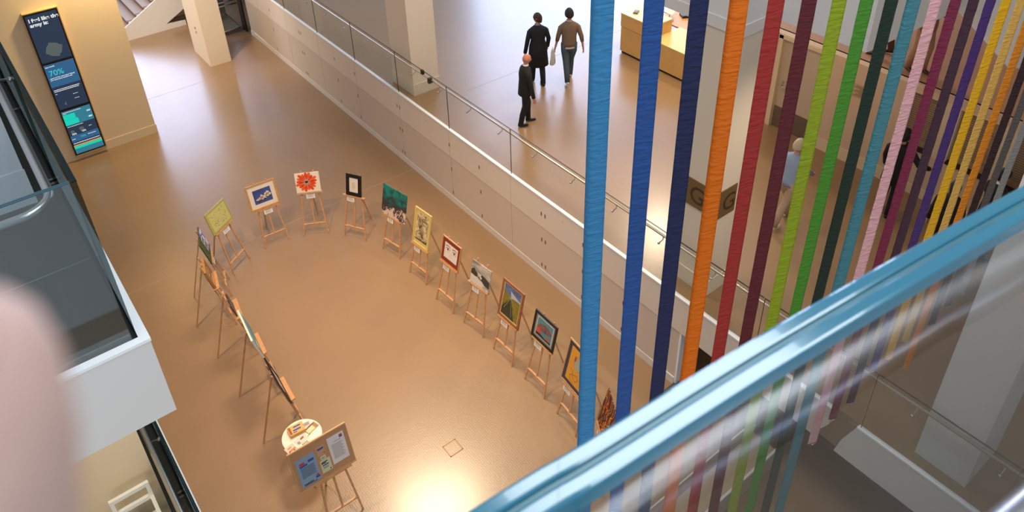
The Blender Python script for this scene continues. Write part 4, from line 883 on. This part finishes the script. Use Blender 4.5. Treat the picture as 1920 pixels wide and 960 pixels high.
for x in (0.0, 1.5, 3.1): B().tube([(x, 0.03, 0), (x, 0.03, 0.5)], 0.014, 8).build('post', DARKM, sg)

# ================================================================== people
SKIN = mat('skin', (206, 150, 124), 0.55)
def skin_mesh(nodes, edges, root, sub=1):
    me = bpy.data.meshes.new('sk'); me.from_pydata([n[0] for n in nodes], edges, [])
    o = bpy.data.objects.new('sk', me); C.objects.link(o)
    md = o.modifiers.new('s', 'SKIN'); md.use_smooth_shade = True
    for i, n in enumerate(nodes):
        r = n[1]; me.skin_vertices[0].data[i].radius = (r, r) if not isinstance(r, tuple) else r
        me.skin_vertices[0].data[i].use_root = (i == root)
    ms = o.modifiers.new('u', 'SUBSURF'); ms.levels = sub; ms.render_levels = sub
    bpy.context.view_layer.update()
    out = bpy.data.meshes.new_from_object(o.evaluated_get(bpy.context.evaluated_depsgraph_get()))
    bpy.data.objects.remove(o); bpy.data.meshes.remove(me)
    return out
def person(label, x, y, z, yaw, H=1.75, feet=((-0.1, 0.0, 0.0), (0.1, 0.0, 0.0)), hands=((-0.3, 0.04, 0.82), (0.3, 0.04, 0.82)), head=0.0, nod=0.0, lean=0.0,
           coat=None, coat_hem=0.78, sleeve=1.0, trousers=(40, 40, 44), shoes=(20, 18, 18), hair=None, hair_len=0.0, collar=None, skin=None, flare=1.0, hem2=None, group=None, wide=1.0):
    r = empty('person', (x, y, z), yaw-PI/2); tag(r, label, 'person', group); r.scale = (H/1.78,)*3
    sk = skin or SKIN
    cm = mat('coat_%d_%d_%d' % coat, coat, 0.8, noise=0.06, nscale=30); tm = mat('trouser_%d_%d_%d' % trousers, trousers, 0.85, noise=0.05, nscale=30); sm = mat('shoe_%d_%d_%d' % shoes, shoes, 0.4)
    V = Vector; ly = lambda z_: lean*(z_-0.9)
    hip = [V((-0.085, 0, 0.92)), V((0.085, 0, 0.92))]; ank = []; kn = []
    for i, f in enumerate(feet):
        a = V((f[0], f[1]-0.02, 0.085+f[2])); ank.append(a); m_ = (hip[i]+a)/2; m_ += V((0, 0.05+0.10*max(0, 1-(hip[i]-a).length/0.84), 0.02)); kn.append(m_)
    sh = [V((-0.185, ly(1.43), 1.43)), V((0.185, ly(1.43), 1.43))]; wr = [V(h) for h in hands]; el = []
    for i in (0, 1):
        m_ = (sh[i]+wr[i])/2; dd = (sh[i]-wr[i]).length; k = math.sqrt(max(0.0, 0.29**2-(dd/2)**2)); el.append(m_+V(((-0.25, 0.25)[i]*k, -0.9*k, 0)))
    nodes = []; edges = []
    def add(p, rr, par=None):
        nodes.append((p, rr)); i = len(nodes)-1
        if par is not None: edges.append((par, i))
        return i
    pel = add(V((0, 0, 0.95)), (0.13, 0.10)); sp = add(V((0, ly(1.15), 1.15)), (0.12, 0.09), pel); cs = add(V((0, ly(1.33), 1.33)), (0.12, 0.085), sp)
    nk = add(V((0, ly(1.5), 1.50)), 0.055, cs); add(V((0, ly(1.5)+0.02, 1.60)), 0.06, nk)
    for i in (0, 1):
        h_ = add(hip[i]-V((0, 0, 0.05)), 0.075, pel); k_ = add(kn[i], 0.05, h_); add(ank[i], 0.036, k_)
        s_ = add(sh[i]+V(((0.03, -0.03)[i], 0, -0.045)), 0.036, cs); e_ = add(el[i], 0.038, s_); w_ = add(wr[i], 0.026, e_)
        d_ = (wr[i]-el[i]).normalized(); sd = V((1, 0, 0)) if i == 0 else V((-1, 0, 0)); fwdv = V((0, 1, 0)); fr = (fwdv-d_*fwdv.dot(d_)).normalized() if abs(fwdv.dot(d_)) < 0.9 else V((0, 0, 1))
        pm = add(wr[i]+d_*0.055, (0.026, 0.016), w_)
        for f_, L in ((-1.5, 0.062), (-0.5, 0.076), (0.5, 0.08), (1.5, 0.07)):
            b0 = add(wr[i]+d_*0.09+fr*0.017*f_, 0.0095, pm); b1 = add(wr[i]+d_*(0.09+L*0.5)+fr*0.019*f_+sd*0.008, 0.0085, b0); add(wr[i]+d_*(0.09+L*0.9)+fr*0.019*f_+sd*0.028, 0.007, b1)
        t0 = add(wr[i]+d_*0.05+fr*0.036, 0.010, pm); add(wr[i]+d_*0.09+fr*0.05+sd*0.012, 0.009, t0)
    me = skin_mesh(nodes, edges, pel)
    # head shaped and joined into the same body mesh
    bm = bmesh.new(); bm.from_mesh(me); hb_ = bmesh.new(); bmesh.ops.create_uvsphere(hb_, u_segments=20, v_segments=16, radius=1)
    for v in hb_.verts:
        p = v.co.copy(); xx, yy, zz = p
        wX = 0.076*(1-0.20*max(0, -zz)**1.2); wY = 0.098*(1-0.12*max(0, -zz)); q = V((xx*wX, yy*wY, zz*0.118))
        if yy > 0.75 and abs(xx) < 0.25 and -0.35 < zz < 0.1: q.y += 0.018*(1-abs(xx)/0.25)
        if yy > 0.6 and 0.12 < abs(xx) < 0.5 and 0.0 < zz < 0.25: q.y -= 0.007
        if yy > 0.5 and abs(xx) < 0.4 and zz < -0.75: q.y += 0.012
        if abs(xx) > 0.93 and abs(zz+0.05) < 0.3: q.x += 0.012*(1 if xx > 0 else -1); q.y -= 0.01
        v.co = q
    RH = Matrix.Rotation(head, 4, 'Z') @ Matrix.Rotation(nod, 4, 'X'); HC = V((0, ly(1.66)+0.025, 1.665)); MH = Matrix.Translation(HC) @ RH
    hb_.transform(MH); tmp = bpy.data.meshes.new('h'); hb_.to_mesh(tmp); hb_.free(); bm.from_mesh(tmp); bpy.data.meshes.remove(tmp)
    for f in bm.faces: f.smooth = True
    bm.to_mesh(me); bm.free(); me.name = 'body'; me.materials.clear(); me.materials.append(sk)
    bo = bpy.data.objects.new('body', me); C.objects.link(bo); bo.parent = r
    # face features
    e = B()
    for sx in (-1, 1): e.ball(MH @ V((sx*0.028, 0.083, 0.012)), 0.009, seg=8, ring=6)
    e.build('eyes', mat('eye_dark', (40, 30, 28), 0.3), bo)
    B().ball(MH @ V((0, 0.086, -0.055)), 0.022, 0.008, 0.005, 8, 6, RH.to_3x3()).build('mouth', mat('lips', (168, 92, 84), 0.5), bo)
    if hair:
        hm = mat('hair_%d_%d_%d' % hair, hair, 0.6, bump=0.6, bscale=120)
        b = B(); vs = []; fs = []; seg = 20; rg = 9
        for i in range(rg+1):
            for k in range(seg):
                a = 2*PI*k/seg; fy = math.sin(a); lim = 1.25+0.75*(0.5-0.5*fy)+hair_len*(0.6-0.4*fy); th = lim*i/rg
                rr = 1.10+0.03*math.sin(5*a+i); st_ = min(th, PI*0.62); dropz = max(0, th-PI*0.62)*0.11
                vs.append(MH @ V((math.sin(st_)*math.cos(a)*0.082*rr, math.sin(st_)*fy*0.102*rr-0.006, math.cos(st_)*0.124*rr-dropz)))
        for i in range(rg):
            for k in range(seg): fs.append((i*seg+k, (i+1)*seg+k, (i+1)*seg+(k+1) % seg, i*seg+(k+1) % seg))
        b._add(vs, fs, True); ho = b.build('hair', hm, r); so = ho.modifiers.new('t', 'SOLIDIFY'); so.thickness = 0.012; so.offset = -1
    # trousers
    b = B()
    for i in (0, 1):
        b.tube([hip[i]+V((0, 0, 0.06)), hip[i]-V((0, 0, 0.12)), kn[i], (kn[i]+ank[i])/2-V((0, 0.01, 0)), ank[i]+V((0, 0, -0.03))], [0.105, 0.098, 0.072, 0.066, 0.058], 14)
    b.rings([(0, 0, 0.80, 0.155, 0.105, 0), (0, 0, 0.90, 0.165, 0.115, 0), (0, ly(1.0), 1.02, 0.155, 0.11, 0)], 20)
    b.build('trousers', tm, r)
    for i in (0, 1):
        a = ank[i]; pt = -0.5*min(feet[i][2]*4, 1.0) if feet[i][1] < 0 else 0
        B().tube([a+V((0, -0.06, -0.04-pt*0.0)), a+V((0, 0.0, -0.035)), a+V((0, 0.09, -0.055+pt*0.09)), a+V((0, 0.175, -0.062+pt*0.15))], [(0.036, 0.034), (0.043, 0.045), (0.045, 0.03), (0.03, 0.02)], 12).build('shoe', sm, r)
    # coat / jumper
    b = B(); w_ = wide
    rs = [(0, ly(coat_hem), coat_hem, 0.175*flare*w_, 0.135*flare*w_, 0), (0, ly(1.0), max(1.0, coat_hem+0.02), 0.172*(1+(flare-1)*0.5)*w_, 0.132*(1+(flare-1)*0.4)*w_, 0), (0, ly(1.15), 1.15, 0.165*w_, 0.128*w_, 0), (0, ly(1.3), 1.30, 0.19*w_, 0.135*w_, 0), (0, ly(1.40), 1.40, 0.20, 0.12, 0), (0, ly(1.445), 1.445, 0.175, 0.105, 0), (0, ly(1.485), 1.485, 0.115, 0.08, 0), (0, ly(1.52), 1.52, 0.066, 0.064, 0)]
    b.rings(rs, 24)
    for i in (0, 1):
        wv = el[i]+(wr[i]-el[i])*(sleeve if sleeve <= 1 else 1)
        inn = V((0.055, 0, 0.0)) if i == 0 else V((-0.055, 0, 0.0))
        b.tube([sh[i]+inn*1.6+V((0, 0, -0.015)), sh[i]+inn*0.5+V((0, 0, -0.035)), sh[i]+(el[i]-sh[i])*0.25+inn*0.15, el[i], wv], [0.045, 0.058, 0.062, 0.052, 0.042], 14)
    b.build('coat' if coat_hem < 0.85 else 'jumper', cm, r)
    if hem2: B().rings([(0, 0, coat_hem-0.05, 0.172, 0.125, 0), (0, 0, coat_hem+0.02, 0.165, 0.12, 0)], 20).build('shirt', mat('shirt_%d' % hem2[0], hem2, 0.8), r)
    if collar: B().rings([(0, ly(1.49), 1.485, 0.078, 0.072, 0), (0, ly(1.53)+0.005, 1.545, 0.064, 0.062, 0)], 18).build('collar', mat('collar_%d_%d' % collar[:2], collar, 0.8), r)
    return r
def face_dir(vx, vy): return math.atan2(vy, vx)
# bald man in the dark suit, seen from his right side
person('bald person in a dark suit and white collar standing beyond the glass balustrade', 8.97, 11.33, ZU, face_dir(0.93, -0.36), 1.66, ((-0.09, 0.12, 0), (0.09, -0.12, 0)), ((-0.24, 0.16, 0.80), (0.27, 0.12, 0.80)), -0.15, -0.2, 0.04, (30, 26, 26), 0.80, 1.0, (26, 24, 26), (34, 22, 18), None, 0, (236, 234, 232), mat('skin_ruddy', (216, 140, 112), 0.5), 1.05, None, None, 1.05)
# woman in the long black coat, walking away, head turned left
person('person in a long black coat walking away with head turned left', 10.30, 12.50, ZU, face_dir(0.42, 0.9), 1.76, ((-0.09, 0.20, 0.0), (0.09, -0.10, 0.0)), ((-0.30, 0.02, 0.84), (0.26, 0.12, 0.90)), 0.75, 0, 0.02, (22, 22, 28), 0.52, 1.0, (30, 32, 40), (30, 32, 38), (66, 36, 32), 0.25, (120, 120, 116), None, 1.40)
pm_ = person('person in a brown jumper and jeans walking away with a white bag', 10.92, 12.14, ZU, face_dir(0.5, 0.86), 1.80, ((-0.08, -0.24, 0.06), (0.08, 0.24, 0.0)), ((-0.29, 0.10, 0.86), (0.31, -0.06, 0.88)), 0.0, 0, 0.02, (128, 104, 84), 0.93, 0.45, (70, 84, 96), (214, 208, 200), (44, 34, 32), 0.0, (200, 180, 160), None, 0.98, (228, 222, 208))
bgx = B(); bgx.rings([(0, 0, 0, 0.05, 0.03, 0), (0, 0, 0.03, 0.085, 0.04, 0), (0.01, 0, 0.2, 0.075, 0.035, 0.2), (0, 0, 0.34, 0.05, 0.025, 0), (0, 0, 0.40, 0.02, 0.015, 0)], 14)
bg_ = bgx.build('carrier_bag', W('bag_white', (232, 226, 212), bump=0.8, bscale=18), loc=(10.92-0.25, 12.14+0.28, ZU+0.40)); tag(bg_, 'white plastic carrier bag held by the person in the brown jumper', 'bag')
B().tube([(-0.03, 0, 0.38), (0, 0, 0.46), (0.03, 0, 0.38)], 0.006, 6).build('handle', W('bag_white', (232, 226, 212)), bg_)
person('person in a pale blue shirt and tan trousers walking behind the lime ribbon', 10.35, 5.85, ZU, face_dir(0.85, -0.1), 1.70, ((-0.09, 0.24, 0), (0.09, -0.28, 0.04)), ((-0.12, 0.42, 1.02), (0.14, 0.42, 1.02)), 0, -0.2, 0.10, (150, 166, 190), 0.90, 1.0, (176, 148, 118), (206, 196, 176), (206, 186, 150), 0.1, None, None, 1.0)
person('person in a black suit with one arm out standing by the text panels', 11.95, 4.85, ZU, face_dir(0.9, 0.1), 1.76, ((-0.10, 0.05, 0), (0.10, -0.05, 0)), ((-0.25, 0.2, 0.9), (0.48, 0.12, 1.15)), 0, 0, 0.0, (24, 20, 20), 0.72, 1.0, (22, 20, 22), (16, 14, 14), (22, 18, 18), 0.1, None, None, 1.15)
person('person with long dark hair in black behind the yellow ribbon', 11.35, 3.66, ZU, face_dir(0.9, 0.2), 1.64, ((-0.09, 0, 0), (0.09, 0.05, 0)), ((-0.26, 0.1, 0.85), (0.26, 0.1, 0.85)), 0.2, 0, 0, (24, 20, 20), 0.70, 1.0, (24, 22, 24), (16, 14, 14), (24, 18, 18), 0.7, None, None, 1.15)
person('tall person in a black jacket behind the golden orange ribbon', 11.98, 3.28, ZU, face_dir(0.75, -0.55), 1.80, ((-0.1, 0, 0), (0.1, 0.05, 0)), ((-0.2, 0.28, 1.0), (0.22, 0.26, 0.95)), 0.1, 0, 0, (24, 20, 22), 0.74, 1.0, (24, 22, 24), (16, 14, 14), (26, 20, 20), 0.15, (230, 224, 214), mat('skin_warm', (196, 132, 104), 0.5), 1.15)
person('person in black with pale collar behind the grey ribbon', 12.48, 2.95, ZU, face_dir(-0.6, -0.75), 1.66, ((-0.09, 0, 0), (0.09, 0, 0)), ((-0.24, 0.2, 0.95), (0.24, 0.2, 0.95)), 0.0, -0.3, 0, (26, 22, 24), 0.74, 1.0, (24, 22, 24), (16, 14, 14), (24, 18, 18), 0.2, (220, 210, 198), None, 1.1)
person('person in brown clothes on the upper walkway behind the pink ribbon', 13.35, 5.55, 4.04, face_dir(-0.3, -0.9), 1.72, ((-0.1, 0.08, 0), (0.1, -0.1, 0)), ((-0.2, 0.25, 1.05), (0.26, 0.15, 0.92)), 0, 0, 0, (160, 116, 84), 0.85, 1.0, (176, 130, 96), (70, 48, 38), (60, 40, 30), 0.1)
person('person in dark shoes at the left end of the upper walkway', 13.5, 6.30, 4.04, face_dir(-0.3, 0.9), 1.72, ((-0.1, 0.12, 0), (0.1, -0.12, 0.02)), ((-0.26, 0.1, 0.85), (0.26, 0.1, 0.85)), 0, 0, 0, (110, 78, 60), 0.85, 1.0, (96, 66, 50), (56, 38, 30), (60, 40, 30), 0.1)

# finger tip of the photographer, at the lower left edge, just in front of the lens
ff = fwd; fr_ = r2; fu = u2
def campt(px, py, d_): return Vector((0, 0, 11))+ff*d_+fr_*((px-960)/1491*d_)-fu*((py-240)/1491*d_)
D = 0.044
fp = [campt(-125, 1500, D*1.15), campt(-130, 1250, D*1.08), campt(-118, 1030, D*1.03), campt(-112, 830, D), campt(-115, 680, D), campt(-118, 600, D), campt(-121, 560, D), campt(-122, 540, D)]
fo = B().tube(fp, [0.0078, 0.0076, 0.0073, 0.0068, 0.0060, 0.0048, 0.0033, 0.0012], 24).build('fingertip', mat('finger_skin', (192, 160, 150), 0.5, noise=0.05, nscale=300))
tag(fo, 'out of focus fingertip of a person at the lower left edge', 'finger')
nq = B().ball(campt(-170, 640, D*0.86), 0.0040, 0.0040, 0.0016, 14, 8, (cam.matrix_world.to_3x3())).build('nail', mat('nail_pink', (226, 176, 166), 0.3), fo)
